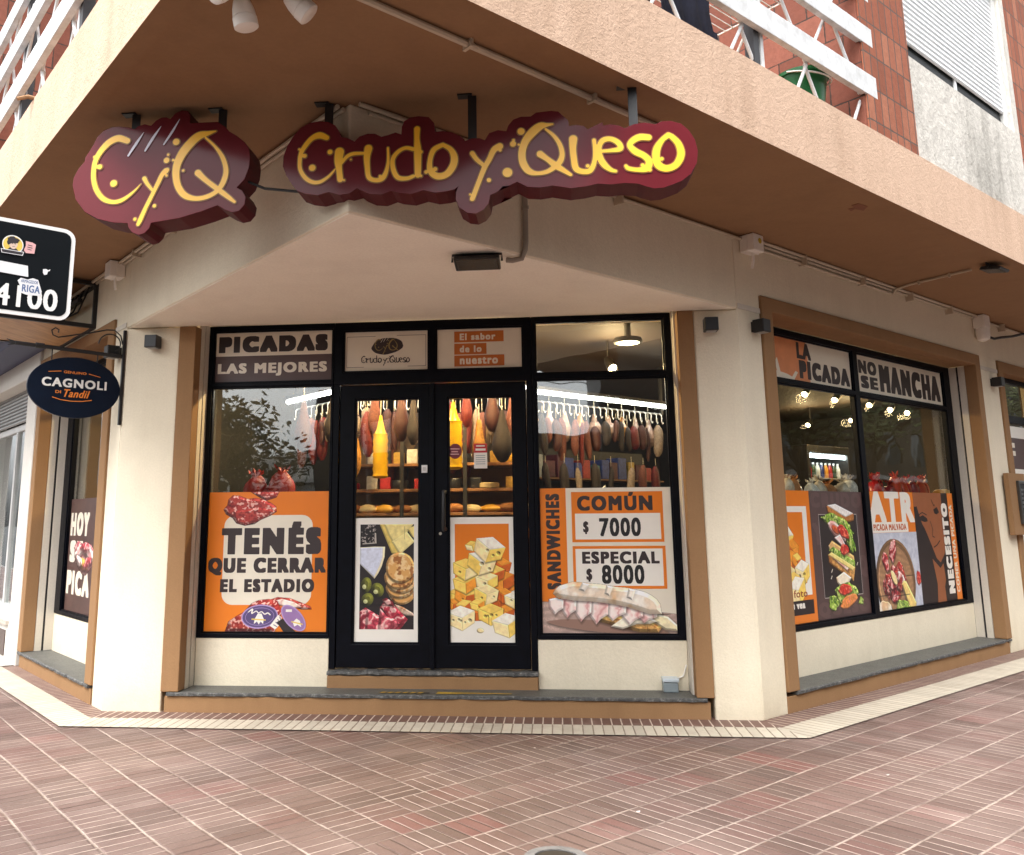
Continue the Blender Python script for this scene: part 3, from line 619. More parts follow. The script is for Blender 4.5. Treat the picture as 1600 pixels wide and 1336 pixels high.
# grey cement slab of the neighbour's pavement, beyond the left sill
gm = M('grey_pavement_cement', .85); gn = gm.noise(12, 6, .7); gm.color(gm.ramp(gn, [(.3, srgb(150, 146, 140)), (.7, srgb(196, 192, 184))])).bump(gn, .4, .006)
MB().add([FL(u, o, .012) for u, o in ((2.74, 0), (2.74, .9), (9, .9), (9, 0))], [(0, 1, 2, 3)], gm.m).build('cement_pavement', kind='structure')

# ================================================================ THE CORNER BUILDING
B = thing('corner_building', 'cream corner building with tan trimmed shopfront under a brown overhang and brick balcony', 'building', (COR.x, COR.y + 2, 0))
ZC, ZB, ZS, ZF = 2.935, 2.99, 3.53, 4.0
RW = (.31, 4.51, .146, 3.09)       # right window opening with its frame (outer)
LW = (.27, 2.70, .146, 3.06)
RD = (5.02, 6.6, 0, 3.09)          # next door on the right street
# street walls
wr = MB(); wr.grid(FR, 0, 14, 0, ZS, [(RW[0], RW[1], 0, RW[3]), RD], -.30, 0, MAT['cream']); wr.build('street_wall', B, bevel=.008)
wl = MB(); wl.grid(FL, 0, 2.70, 0, ZS, [(LW[0], LW[1] + 1, 0, LW[3])], -.30, 0, MAT['cream']); wl.build('street_wall', B, bevel=.008)
# chamfer pilasters
for x0, x1 in ((PLX + .001, -2.972), (1.064, PRX - .001)):
    MB().box(FC, x0, x1, -.34, 0, -.02, ZC, MAT['cream']).build('pilaster', B, bevel=.012)
# beam over the chamfer: two walls meeting in the projecting corner, plus its underside
MB().prism(FAB, [(0, 0), (ULC, 0), (ULC, .3), (.3, .3), (.3, ULC), (0, ULC)], ZC + .004, ZS, MAT['cream']).build('corner_beam', B, bevel=.010)
MB().prism(FAB, [(.012, .012), (ULC - .02, .012), (.012, ULC - .02)], ZC, ZC + .12, MAT['cream_dim']).build('entrance_ceiling', B)
MB().box(FC, PLX + .1, PRX - .1, -.60, -.002, ZB, ZS, MAT['cream_dim']).build('lintel', B)
for fr, u0, u1 in ((FR, .004, .306), (FR, 4.514, 5.016), (FL, .004, .266)): MB().box(fr, u0, u1, .001, .007, 2.943, 2.985, MAT['jamb']).build('ledge_line', B, bevel=.002)
# sill bases and trims
def sill(fr, u0, u1, ub0, ub1, name='sill'):
    s_ = MB()
    n = 70; top = []; rnd = random.Random(int(u1 * 100)); V = []; 
    for i in range(n + 1):
        u = u0 + (u1 - u0) * i / n; o = .022 + rnd.uniform(-.004, .003) - (.012 if rnd.random() < .07 else 0); d = rnd.uniform(-.003, .002)
        V += [fr(u, -.262, .146), fr(u, o - .008, .146 + d * .2), fr(u, o, .140 + d), fr(u, o - .002 + d, .122), fr(u, -.262, .118)]
    F = []; mi = []
    for i in range(n):
        for q in range(4):
            a = i * 5 + q; F.append((a, a + 1, a + 6, a + 5)); mi.append(0 if q == 0 else 1)
    F0 = [f for f, k_ in zip(F, mi) if k_ == 0]; F1 = [f for f, k_ in zip(F, mi) if k_]
    s_.add(V, F0, MAT['slate']); s_.add(V, F1 + [(0, 1, 2, 3, 4), tuple(n * 5 + q for q in range(5))], MAT['slate_edge'])
    o_ = s_.build(name, B)
    MB().box(fr, ub0, ub1, -.28, .004, -.02, .118, MAT['brown']).build('plinth', B, bevel=.006)
    return o_
sill(FC, -2.925, 1.013, -2.945, 1.035)
sill(FR, .42, 4.50, RW[0], 4.47)
sill(FL, .34, 2.725, LW[0] + .03, 2.66)
# chamfer side posts (brown), jambs with shutter groove
def jamb(fr, u, side, z0, z1, dep=.262):
    """reveal at u: white strips either side of a dark shutter groove; side=+1 when the opening lies towards +u"""
    j = MB(); e = .02 * side
    j.box(fr, u - e, u, -.165, -.102, z0, z1, MAT['jamb']); j.box(fr, u - e, u, -dep, -.187, z0, z1, MAT['jamb'])
    j.box(fr, u - e * 1.6, u - e * .7, -.187, -.165, z0, z1, MAT['black'])
    return j.build('jamb', B)
MB().box(FC, -2.972, -2.835, -.10, .018, .149, ZC - .002, MAT['brown']).build('door_post', B, bevel=.006)
MB().box(FC, .941, 1.063, -.10, .018, .149, ZC - .002, MAT['brown']).build('door_post', B, bevel=.006)
jamb(FC, -2.835, 1, .148, ZB); jamb(FC, .930, -1, .148, ZB)
# street window surrounds
for fr, W, wd in ((FR, RW, .148), (FL, LW, .16)):
    sb = MB(); sb.grid(fr, W[0], W[1], .149, W[3], [(W[0] + wd, W[1] - wd + .02, 0, W[3] - .115)], -.10, .02, MAT['brown']); sb.build('window_surround', B, bevel=.006)
    jamb(fr, W[0] + wd + .002, 1, .148, W[3] - .117); jamb(fr, W[1] - wd + .018, -1, .148, W[3] - .117)
    hb = MB(); hb.box(fr, W[0] + wd, W[1] - wd + .02, -.262, -.102, W[3] - .113, W[3] - .07, MAT['brown']); hb.build('reveal_head', B)
# low walls under the windows
for fr, u0, u1, z1, nm in ((FC, -2.834, -1.772, .498, 0), (FC, -.168, .930, .498, 1), (FR, RW[0] + .15, RW[1] - .128, .49, 2), (FL, LW[0] + .16, LW[1] - .14, .50, 3)):
    MB().box(fr, u0, u1, -.42, -.263, .13, z1, MAT['cream']).build('low_wall', B, bevel=.005)
# door step
st = MB(); st.box(FC, -1.771, -.169, -.6, -.215, .13, .236, MAT['brown']); st.build('door_step', B, bevel=.01)
sv = MB(); V = []; rnd = random.Random(4); n = 36
for i in range(n + 1):
    u = -1.771 + 1.602 * i / n; o = -.205 + rnd.uniform(-.012, .006); t = rnd.uniform(-.008, .004)
    V += [FC(u, -.5, .276), FC(u, o, .272 + t), FC(u, o + .004, .250 + t), FC(u, o - .01, .2365), FC(u, -.5, .2365)]
sv.add(V, [(i * 5 + q, i * 5 + q + 1, i * 5 + q + 6, i * 5 + q + 5) for i in range(n) for q in range(4)] + [(0, 1, 2, 3, 4), tuple(n * 5 + q for q in range(5))], MAT['slate_edge'])
sv.build('threshold', B)
# soffit slab + fascia
OV = 1.1
MB().prism(FAB, [(-OV + .1, -OV + .1), (16, -OV + .1), (16, 9), (9, 16), (-OV + .1, 16)], ZS, ZF - .02, MAT['soffit']).build('soffit', B)
fm = MB()
for (P0, P1) in ((((-OV, -OV), (16, -OV), (16, -OV + .098), (-OV + .098, -OV + .098)), 0), (((-OV, -OV), (-OV + .098, -OV + .098), (-OV + .098, 16), (-OV, 16)), 0)):
    pts = list(P0); k0 = len(fm.v)
    V = [FAB(p[0], p[1], ZS - .012) for p in pts] + [FAB(p[0], p[1], ZF) for p in pts]
    fm.add(V, [(4, 5, 6, 7), (0, 1, 5, 4), (1, 2, 6, 5), (2, 3, 7, 6), (3, 0, 4, 7)], MAT['fascia']); fm.add(V, [(0, 1, 2, 3)], MAT['soffit'])
fm.build('fascia', B)
pm_ = M('fascia_top', .9)
# paint patch on the soffit
MB().prism(FR, [(.13, .93), (.24, .94), (.30, .88), (.22, .86), (.24, .82), (.18, .83), (.19, .87), (.13, .88)], ZS - .003, ZS - .0005, flat('dark_brown_paint_patch', srgb(122, 74, 50), .7)).build('paint_patch', B)
# ---- upper storey
OF = OV
MB().box(FR, .06, .80, -2.6, OF - .005, ZF, 8.2, MAT['brick']).build('brick_pier', B)
rb = MB(); rb.box(FR, .045, .058, -3.4, OF - .02, ZF, 8.2, MAT['brick_big']); rb.build('balcony_side_wall', B)
MB().box(FR, 3.07, 7, .6, OF - .01, ZF + .001, 8.2, MAT['brick']).build('brick_pier', B)
ww = MB(); ww.grid(FR, .802, 3.068, ZF + .002, 8.2, [(.7, 2.95, 4.82, 6.2)], .7, OF - .012, MAT['render_old']); ww.build('window_wall', B)
wd_ = MB(); wd_.box(FR, .81, 2.94, .72, .96, 4.76, 4.82, MAT['render_old']); wd_.build('window_sill', B)
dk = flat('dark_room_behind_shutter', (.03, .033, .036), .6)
sh = thing_sh = MB()
shm = flat('white_plastic_shutter', (.84, .85, .86), .4, var=.04)
for i in range(26):
    z = 5.00 + i * .047
    V = []
    for (oo, zz) in ((1.030, 0), (1.040, .012), (1.040, .032), (1.030, .0445), (1.022, .0445), (1.022, 0)): V += [FR(.80, oo, z + zz), FR(2.885, oo, z + zz)]
    sh.add(V, [(2 * q, 2 * q + 1, (2 * q + 3) % 12, (2 * q + 2) % 12) for q in range(6)] + [tuple(range(0, 12, 2)), tuple(range(1, 12, 2))], shm)
sh.build('roller_shutter', B)
gd = MB(); gd.box(FR, 2.888, 2.945, .97, 1.06, 4.82, 6.2, flat('shutter_guide_metal', (.62, .62, .6), .4)); gd.build('shutter_guide', B); MB().box(FR, 1.86, 1.90, 1.006, 1.02, 4.82, 6.2, shm).build('window_mullion', B)
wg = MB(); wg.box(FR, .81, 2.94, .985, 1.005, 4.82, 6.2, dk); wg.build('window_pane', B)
# back wall of the balcony, left return
MB().box(FAB, 1.9, 3.9, 1.9, 1.93, ZF, 8.2, MAT['brick_big']).box(FAB, 1.9, 1.93, 1.93, 3.9, ZF, 8.2, MAT['brick_big']).build('balcony_back_wall', B)
MB().box(FL, .55, .58, -3.4, OF - .02, ZF, 8.2, MAT['brick_big']).box(FL, .585, 6, .4, OF - .01, ZF, 8.2, MAT['brick']).build('balcony_side_wall', B)
# ---- balcony railing (one thing per street face)
rail_m = M('white_flaking_rail_paint', .5); rn = rail_m.noise(7, 6, .7); rail_m.color(rail_m.ramp(rn, [(.3, (.5, .5, .49)), (.6, (.74, .75, .76))])).bump(rn, .2, .004)
rail_dark = flat('dark_rail_post', (.03, .03, .035), .5)
for fr, u0, u1, posts, lab in ((FR, -4.40, .215, (-4.36, -2.85, -1.235), 'white balcony railing of wide flat bars along the right street'), (FL, -4.36, .54, (-3.7, -2.25, -.80), 'white balcony railing of wide flat bars at the upper left')):
    rt = thing('balcony_railing', lab, 'railing', fr(-2.2, OF - .05, ZF), 'balcony railings')
    for z0, z1 in ((4.262, 4.425), (4.655, 4.80), (5.01, 5.155)):
        MB().box(fr, u0, u1, OF - .045, OF - .004, z0, z1, rail_m.m).build('rail_bar', rt, bevel=.004)
    for p in posts:
        MB().box(fr, p - .028, p + .028, OF - .11, OF - .047, ZF - .06, 5.3, rail_dark).build('rail_post', rt)
        MB().box(fr, p + .045, p + .075, OF - .10, OF - .047, ZF - .06, 5.2, rail_m.m).build('rail_post', rt)
    rods = MB(); u = u0 + .15
    while u < u1 - .05:
        for sg in (-1, 1):
            if u + sg * .62 > u1 or u + sg * .62 < u0: continue
            rods.tube([fr(u, OF - .055 - .012 * (sg > 0), 4.25), fr(u + sg * .18, OF - .055 - .012 * (sg > 0), ZF - .03)], .011, rail_m.m, 6)
            rods.tube([fr(u, OF - .055 - .012 * (sg > 0), 4.25), fr(u + sg * .62, OF - .055 - .012 * (sg > 0), 5.15)], .011, rail_m.m, 6)
        u += .72
    rods.build('lattice_rods', rt)
# ================================================================ SHOP FRONT: frames, glass, doors
FRM = MAT['frame']; F0, F1 = -.318, -.256
def pane(fr, u0, u1, z0, z1, o, parent, name='glass_pane'):
    return MB().box(fr, u0, u1, o - .003, o + .003, z0, z1, MAT['glass' if fr is FC else 'glass_side']).build(name, parent)
def shop_window(fr, W, holes, label_name='shop_window'):
    """frame as one extruded grid with its panes; part of the building"""
    u0, u1, z0, z1 = W
    f = MB(); f.grid(fr, u0, u1, z0, z1, holes, F0, F1, FRM)
    fo = f.build(label_name, B, bevel=.005)
    bd = MB()
    for h in holes:                                   # glazing beads a step behind the frame face
        bd.grid(fr, h[0] - .001, h[1] + .001, h[2] - .001, h[3] + .001, [(h[0] + .012, h[1] - .012, h[2] + .012, h[3] - .012)], -.300, -.268, FRM)
        pane(fr, h[0] + .001, h[1] - .001, h[2] + .001, h[3] - .001, -.290, fo)
    bd.build('glazing_bead', fo)
    return fo
TZ = 2.945
shop_window(FC, (-2.834, -1.772, .50, ZB - .004), [(-2.795, -1.785, .533, 2.475), (-2.795, -1.785, 2.507, TZ)])
shop_window(FC, (-.168, .929, .50, ZB - .004), [(-.140, .879, .533, 2.478), (-.140, .873, 2.522, TZ)])
shop_window(FC, (-1.771, -.169, 2.472, ZB - .004), [(-1.700, -.995, 2.572, 2.92), (-.940, -.235, 2.572, 2.92)], 'door_transom')
# door frame posts, mullions
MB().box(FC, -1.771, -1.722, F0, F1, .277, 2.471, FRM).build('door_frame', B, bevel=.004)
MB().box(FC, -.218, -.169, F0, F1, .277, 2.471, FRM).build('door_frame', B, bevel=.004)
def door(u0, u1, g0, g1):
    d = MB(); d.grid(FC, u0, u1, .282, 2.466, [(g0, g1, .458, 2.354)], -.322, -.268, FRM); do = d.build('door', B, bevel=.006)
    b = MB(); b.grid(FC, g0 - .001, g1 + .001, .457, 2.355, [(g0 + .014, g1 - .014, .472, 2.341)], -.310, -.278, FRM); b.build('glazing_bead', do)
    pane(FC, g0 + .001, g1 - .001, .459, 2.353, -.296, do); return do
dl = door(-1.719, -.962, -1.595, -1.068); dr = door(-.957, -.221, -.845, -.325)
MB().box(FC, -.985, -.948, -.267, -.246, .282, 2.466, FRM).build('astragal', dl, bevel=.006)
h = MB(); h.tube([FC(-.865, -.267, 1.60), FC(-.872, -.215, 1.605), FC(-.872, -.205, 1.58), FC(-.872, -.205, 1.34), FC(-.872, -.215, 1.315), FC(-.865, -.267, 1.32)], .016, MAT['black'], 10); h.build('handle', dr, smooth=True)
MB().lathe(FC(-.905, -.268, 1.285), [(.012, 0), (.012, .004)], flat('lock_brass', (.6, .55, .45), .3, 1.0), axis=(0, -1, 0), seg=12).build('lock_cylinder', dr)
wsw = MB(); wsw.box(FC, -1.052, -1.006, -.267, -.252, 1.755, 1.815, flat('white_plastic', (.8, .8, .78), .35)); wsw.box(FC, -1.042, -1.016, -.252, -.249, 1.77, 1.80, flat('pale_grey_plastic', (.6, .6, .58), .35)); wsw.build('door_buzzer', dl, bevel=.003)
# right street window, left street window
shop_window(FR, (RW[0] + .15, RW[1] - .128, .492, RW[3] - .117), [(.505, 2.245, .53, 2.50), (.505, 2.245, 2.535, 2.915), (2.335, 4.225, .53, 2.50), (2.335, 4.225, 2.535, 2.915)])
shop_window(FL, (LW[0] + .162, LW[1] - .142, .502, LW[3] - .117), [(.50, 2.36, .54, 2.50), (.50, 2.36, 2.535, 2.90)])
# the next door along the right street
nd = MB(); nd.grid(FR, RD[0], RD[1], .0, RD[3], [(RD[0] + .13, RD[1] - .13, -.1, RD[3] - .13)], -.12, .02, MAT['brown']); nd.build('window_surround', B, bevel=.006)
nf = MB(); nf.grid(FR, RD[0] + .132, RD[1] - .132, .02, RD[3] - .132, [(5.235, 6.35, .15, 2.43), (5.235, 6.35, 2.52, 2.9)], -.16, -.10, FRM); nfo = nf.build('shop_window', B, bevel=.005)
pane(FR, 5.236, 6.349, .151, 2.429, -.13, nfo); pane(FR, 5.236, 6.349, 2.521, 2.899, -.13, nfo)
# ---- room behind the glass
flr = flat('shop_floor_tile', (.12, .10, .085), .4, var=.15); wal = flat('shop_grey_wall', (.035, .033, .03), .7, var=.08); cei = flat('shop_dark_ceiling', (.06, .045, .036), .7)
inr = [(.45, 3.33), (.45, 8.6), (13.3, 8.6), (13.3, .45), (3.33, .45)]
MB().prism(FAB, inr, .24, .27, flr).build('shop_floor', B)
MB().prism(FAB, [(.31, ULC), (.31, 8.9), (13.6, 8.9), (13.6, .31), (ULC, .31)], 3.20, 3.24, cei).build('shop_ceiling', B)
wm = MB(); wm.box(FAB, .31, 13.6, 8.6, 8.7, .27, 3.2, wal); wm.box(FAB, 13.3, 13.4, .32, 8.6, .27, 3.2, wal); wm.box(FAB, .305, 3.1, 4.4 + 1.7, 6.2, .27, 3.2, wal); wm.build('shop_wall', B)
# ================================================================ HANGING SIGNS
def sign_face_mat(name):
    m = M(name, .16, spec=.18); n = m.noise(3, 3); m.color(m.ramp(n, [(.3, (.105, .013, .018)), (.7, (.135, .018, .024))])); m.rough(m.noise(2.5, 4) * .10 + .10)
    return m.m
SF = sign_face_mat('burgundy_acrylic_face'); SSIDE = flat('burgundy_sign_side', (.08, .007, .012), .55, spec=.2)
YEL = flat('yellow_acrylic_letters', (1.0, .53, .02), .3, var=.05, scale=3); OUTL = flat('dark_letter_outline', (.25, .1, .01), .4)
SILV = flat('pale_lilac_streaks', (.62, .58, .66), .4)
YSIGN = 4.0
def hanging_sign(name, label, at, outline, strokes, brackets, streaks=None):
    fr = Fr((at[0], YSIGN, at[1]), (1, 0, 0), (0, 0, 1), (0, 1, 0))      # (x, z, depth)
    t = thing(name, label, 'sign', (at[0], YSIGN + .08, at[1]), 'burgundy hanging signs over the entrance')
    mb = MB(); mb.prism(fr, outline, .0, .165, SF, SSIDE); mb.build('sign_box', t, bevel=.004)
    lm = MB()
    V, F = stroke_shape(strokes, .0055); lm.add([fr(v[0], v[1], -.0035) for v in V], F, OUTL)
    lm.build('letter_outline', t, recalc=False)
    lm = MB(); V, F = stroke_shape(strokes); lm.add([fr(v[0], v[1], -.006) for v in V], F, YEL); lm.build('lettering', t, recalc=False)
    if streaks:
        lm = MB(); V, F = stroke_shape(streaks); lm.add([fr(v[0], v[1], -.005) for v in V], F, SILV); lm.build('streaks', t, recalc=False)
    for bx, zt in brackets:
        b = MB(); b.box(FW, bx - .022, bx + .022, YSIGN + .055, YSIGN + .063, zt, ZS - .009, MAT['black']); b.box(FW, bx - .075, bx + .0, YSIGN + .04, YSIGN + .09, ZS - .008, ZS - .001, MAT['black'])
        b.build('bracket', t)
    return t
hanging_sign('hanging_sign', 'smaller burgundy cloud shaped sign with yellow CyQ lettering and three pale streaks', SIGN_A_AT, OUT_A, STR_A, ((-2.165, 3.25), (-1.69, 3.25)), STREAK_A)
hanging_sign('hanging_sign', 'long burgundy cloud shaped sign reading Crudo y Queso in yellow letters', SIGN_B_AT, OUT_B, STR_B, ((-1.12, 3.2), (-.375, 3.1), (.43, 3.15)))
wire = MB(); wire.tube([(-1.55, YSIGN + .05, 3.12), (-1.45, YSIGN + .06, 3.075), (-1.25, YSIGN + .07, 3.05)], .007, MAT['black'], 6); tag(wire.build('sign_cable'), 'thin black cable strung between the two burgundy signs', 'cable')

# ================================================================ CONDUITS, BOXES, LAMPS
PVC = flat('cream_plastic_pipe', srgb(196, 182, 160), .5, var=.08); PVCG = flat('grey_plastic_pipe', srgb(150, 140, 126), .5)
WBOX = flat('white_junction_plastic', srgb(240, 236, 228), .45, var=.06)
def conduit(label, paths, clips=(), r=.013, mat=None):
    t = thing('conduit', label, 'pipe', paths[0][0])
    mb = MB()
    for p in paths: mb.tube(p, r, mat or PVC, 8)
    mb.build('pipe', t, smooth=True)
    for fr, u, o0, o1, z0, z1 in clips:
        MB().box(fr, u - .008, u + .008, o0, o1, z0, z1, mat or PVC).build('clip', t)
    return t
dR = [[FR(-3.30, .02, 3.500), FR(6.5, .02, 3.500)], [FR(.2, .02, 3.462), FR(2.57, .02, 3.462)], [FR(-3.38, .055, 3.512), FR(-1.6, .055, 3.512)], [FR(.2, .055, 3.512), FR(4.5, .055, 3.512)]]
conduit('pair of cream conduits along the top of the right street wall under the soffit', dR, [(FR, u, .002, .075, 3.442, 3.522) for u in (-1.35, .95, 1.95, 2.9, 3.8, 5.2)])
conduit('pair of cream conduits along the top of the left street wall behind the small sign', [[FL(-3.38, .02, 3.500), FL(3, .02, 3.500)], [FL(-3.38, .055, 3.505), FL(3, .055, 3.505)]], [(FL, u, .002, .075, 3.47, 3.522) for u in (-2.2, -1.0, -.25)])
conduit('cream conduit running across the brown soffit behind the long sign', [[FR(-4.35, .845, 3.512), FR(-1.84, .845, 3.512)]], [(FR, u, .815, .875, 3.49, 3.529) for u in (-3.3, -2.48)], r=.016)
conduit('cream conduit branching across the soffit to the right floodlight', [[FR(2.585, .022, 3.470), FR(2.57, .06, 3.50), FR(2.55, .2, 3.513), FR(2.48, .76, 3.513)]], [(FR, 2.535, .28, .296, 3.49, 3.529), (FR, 2.50, .56, .576, 3.49, 3.529)], r=.012)
dp = [FR(-2.19, .022, 3.47), FR(-2.19, .022, 3.02), FR(-2.195, .02, 2.97), FR(-2.205, -.0, 2.917), FR(-2.235, -.05, 2.911), (-.26, 4.93, 2.912)]
conduit('grey conduit dropping down the corner beam to the black floodlight', [dp], [(FR, -2.19, .002, .045, 3.22, 3.24)], r=.016, mat=PVCG)
def jbox(label, fr, u0, u1, z0, z1, d, tail=None):
    t = thing('junction_box', label, 'junction box', fr((u0 + u1) / 2, 0, z0), 'white junction boxes under the soffit')
    MB().box(fr, u0, u1, .004, d, z0, z1, WBOX).build('box', t, bevel=.008)
    MB().box(fr, u0 - .006, u1 + .006, d * .55, d * .55 + .006, z0 - .006, z1 - .004, WBOX).build('lid_seam', t)
    if tail: MB().tube(tail, .012, WBOX, 6).build('cable_tail', t)
    return t
b1_ = jbox('white junction box with a yellow sticker above the right pilaster', FR, .085, .225, 3.392, 3.526, .13, [FR(.16, .07, 3.39), FR(.158, .07, 3.33), FR(.15, .06, 3.27)])
MB().lathe(FR(.17, .1301, 3.475), [(.022, 0), (.022, .002)], flat('yellow_warning_sticker', (.55, .42, .02), .5), axis=FR.n, seg=14).build('sticker', b1_)
jbox('white junction box at the corner of the left wall beside the metal sign frame', FL, .12, .26, 3.385, 3.52, .13, [FL(.16, .07, 3.38), FL(.155, .07, 3.33), FL(.16, .06, 3.28)])
t = thing('junction_box', 'long white rounded electric enclosure above the right window corner with black cable', 'junction box', FR(4.52, 0, 3.24), 'white junction boxes under the soffit')
MB().box(FR, 4.47, 4.62, .004, .13, 3.38, 3.526, WBOX).build('box', t, bevel=.012)
mb = MB(); mb.lathe(FR(4.545, .07, 3.24), [(.02, -.0), (.06, .02), (.07, .06), (.07, .139)], WBOX, seg=16); mb.build('cap', t, smooth=True)
MB().tube([FR(4.63, .09, 3.30), FR(4.70, .12, 3.28), FR(4.8, .16, 3.30), FR(5.0, .2, 3.33), FR(5.4, .25, 3.42), FR(6.2, .2, 3.47)], .014, MAT['black'], 8).build('cable', t, smooth=True)
# cube wall lamps
def cube_lamp(label, fr, u, z):
    t = thing('wall_lamp', label, 'lamp', fr(u, 0, z), 'black cube wall lamps')
    MB().box(fr, u - .05, u + .05, .018, .115, z - .048, z + .052, MAT['black']).build('housing', t, bevel=.006)
    MB().box(fr, u - .04, u + .04, .001, .018, z - .04, z + .04, MAT['black']).build('mount', t)
    MB().box(fr, u - .035, u + .035, .03, .10, z - .051, z - .0485, flat('frosted_lamp_glass', (.35, .35, .34), .3)).build('lens', t)
cube_lamp('black cube wall lamp on the left pilaster beside the brown door post', FC, -3.165, 2.80)
cube_lamp('black cube wall lamp on the right pilaster facing the viewer', FC, 1.18, 2.805)
cube_lamp('black cube wall lamp on the side face next to the right window surround', FR, .215, 2.82)
cube_lamp('black cube wall lamp on the pillar before the far right door', FR, 4.83, 2.82)
cube_lamp('black cube wall lamp behind the scrolled iron bracket', FL, .13, 2.75)
# floodlights
def floodlight(label, C, ux, uy, wd):
    """C centre under the ceiling; ux long direction, uy short direction"""
    fr = Fr(C, ux, uy); t = thing('floodlight', label, 'floodlight', C, 'black floodlights on the soffits')
    a = math.radians(18)
    mb = MB(); V = [fr(s_ * wd / 2, o, z) for s_ in (-1, 1) for o, z in ((-.075, -.042), (.085, -.070), (.10, -.05), (.03, -.02), (-.06, -.018))]
    mb.add(V, [(0, 1, 2, 3, 4), (5, 6, 7, 8, 9)] + [(q, (q + 1) % 5, (q + 1) % 5 + 5, q + 5) for q in range(5)], MAT['black']); mb.build('housing', t, bevel=.006)
    mb = MB(); V = [fr(s_ * wd * .44, o, z) for s_ in (-1, 1) for o, z in ((-.062, -.0455), (.072, -.0695))]
    mb.add(V, [(0, 1, 3, 2)], flat('floodlight_glass', (.03, .03, .03), .25)); mb.build('lens', t)
    mb = MB(); k = wd / 2 + .012
    mb.tube([fr(-k, 0, -.04), fr(-k, -.01, .0), fr(k, -.01, .0), fr(k, 0, -.04)], .008, MAT['black'], 6); mb.build('yoke', t)
floodlight('wide black floodlight on the cream ceiling over the entrance', (-.43, 4.87, 2.93), (1, 0, 0), (0, 1, 0), .27)
floodlight('small black floodlight at the edge of the right soffit', FR(2.505, .92, 3.522), FR.u, FR.n, .2)
# white swivelling spot lamps on the soffit
t = thing('spot_lamp_cluster', 'cluster of white swivelling spot lamps under the brown soffit above the signs', 'spotlight', (-1.13, 3.12, ZS))
MB().lathe((-1.13, 2.96, ZS - .001), [(.085, 0), (.085, -.03), (.03, -.05)], WBOX).build('base', t, smooth=True)
for (p0, p1) in (((-1.235, 3.10, 3.50), (-1.215, 3.12, 3.385)), ((-1.03, 3.09, 3.50), (-.95, 3.12, 3.425)), ((-1.24, 3.0, 3.50), (-1.29, 2.94, 3.44))):
    d = Vector(p1) - Vector(p0); L = d.length
    mb = MB(); mb.lathe(p0, [(.012, -.02), (.034, 0), (.044, L * .3), (.048, L * .55), (.048, L * .57), (.045, L * .58), (.045, L * .6), (.050, L * .62), (.050, L * .95), (.042, L)], WBOX, axis=d, seg=22); mb.build('lamp_head', t, smooth=True)
    MB().tube([(-1.13, 2.96, ZS - .04), Vector(p0) - d * .1, Vector(p0)], .016, WBOX, 8).build('arm', t, smooth=True)
# meter box on the sill
t = thing('socket_box', 'small grey electrical box standing on the slate sill by the right door post', 'box', (.79, 6.72, .147))
gb = flat('grey_box_plastic', srgb(128, 138, 142), .4); MB().box(FC, .735, .842, -.262, -.17, .148, .215, gb).build('box', t, bevel=.006)
MB().box(FC, .730, .847, -.262, -.160, .219, .247, flat('pale_grey_box_lid', srgb(190, 200, 206), .35)).build('lid', t, bevel=.006)
MB().tube([FC(.84, -.255, .23), FC(.89, -.25, .25), FC(.915, -.24, .33)], .006, WBOX, 6).build('cable', t)
# worn yellow and black tape on the sill before the doors
TY = flat('worn_yellow_tape', srgb(176, 142, 46), .6, var=.4, scale=40); TK = flat('worn_black_tape', (.03, .03, .028), .6)
t = thing('hazard_tape', 'worn yellow and black warning tape stuck on the slate sill before the doors', 'tape', FC(-.85, -.03, .147))
for i in range(6):
    u = -1.31 + i * .055; MB().add([FC(u, -.075, .1505), FC(u + .035, -.075, .1505), FC(u + .015, -.035, .1505), FC(u - .02, -.035, .1505)], [(0, 1, 2, 3)], TY).build('stripe', t, recalc=False)
MB().add([FC(-1.33, -.08, .1492), FC(-.96, -.08, .1492), FC(-.96, -.03, .1492), FC(-1.33, -.03, .1492)], [(0, 1, 2, 3)], TK).build('backing', t, recalc=False)
MB().add([FC(-.90, -.10, .1495), FC(-.80, -.085, .1495), FC(-.36, -.07, .1495), FC(-.36, -.045, .1495), FC(-.70, -.045, .1495), FC(-.78, -.025, .1495), FC(-.91, -.03, .1495)], [tuple(range(7))], TY).build('strip', t, recalc=False)
# intercom board on the right
t = thing('intercom', 'black metal intercom panel mounted on a tan board at the right edge', 'intercom', FR(4.95, 0, 1.17))
MB().box(FR, 4.77, 5.23, .021, .075, 1.175, 1.83, MAT['brown']).build('board', t, bevel=.006)
ib = MB(); ib.grid(FR, 4.955, 5.21, 1.29, 1.75, [(4.985, 5.18, 1.32, 1.72)], .076, .105, flat('steel_rim', (.12, .12, .12), .3, .8)); ib.build('rim', t, bevel=.004)
MB().box(FR, 4.986, 5.179, .076, .092, 1.321, 1.719, MAT['black']).build('panel', t)
bb = MB(); 
for i in range(5):
    for j in range(2): bb.box(FR, 5.02 + j * .07, 5.06 + j * .07, .093, .098, 1.46 + i * .045, 1.485 + i * .045, flat('steel_button', (.3, .3, .3), .3, .8))
bb.build('buttons', t); MB().box(FR, 5.06, 5.15, .093, .096, 1.34, 1.40, flat('white_card', (.8, .8, .8), .5)).build('name_card', t)

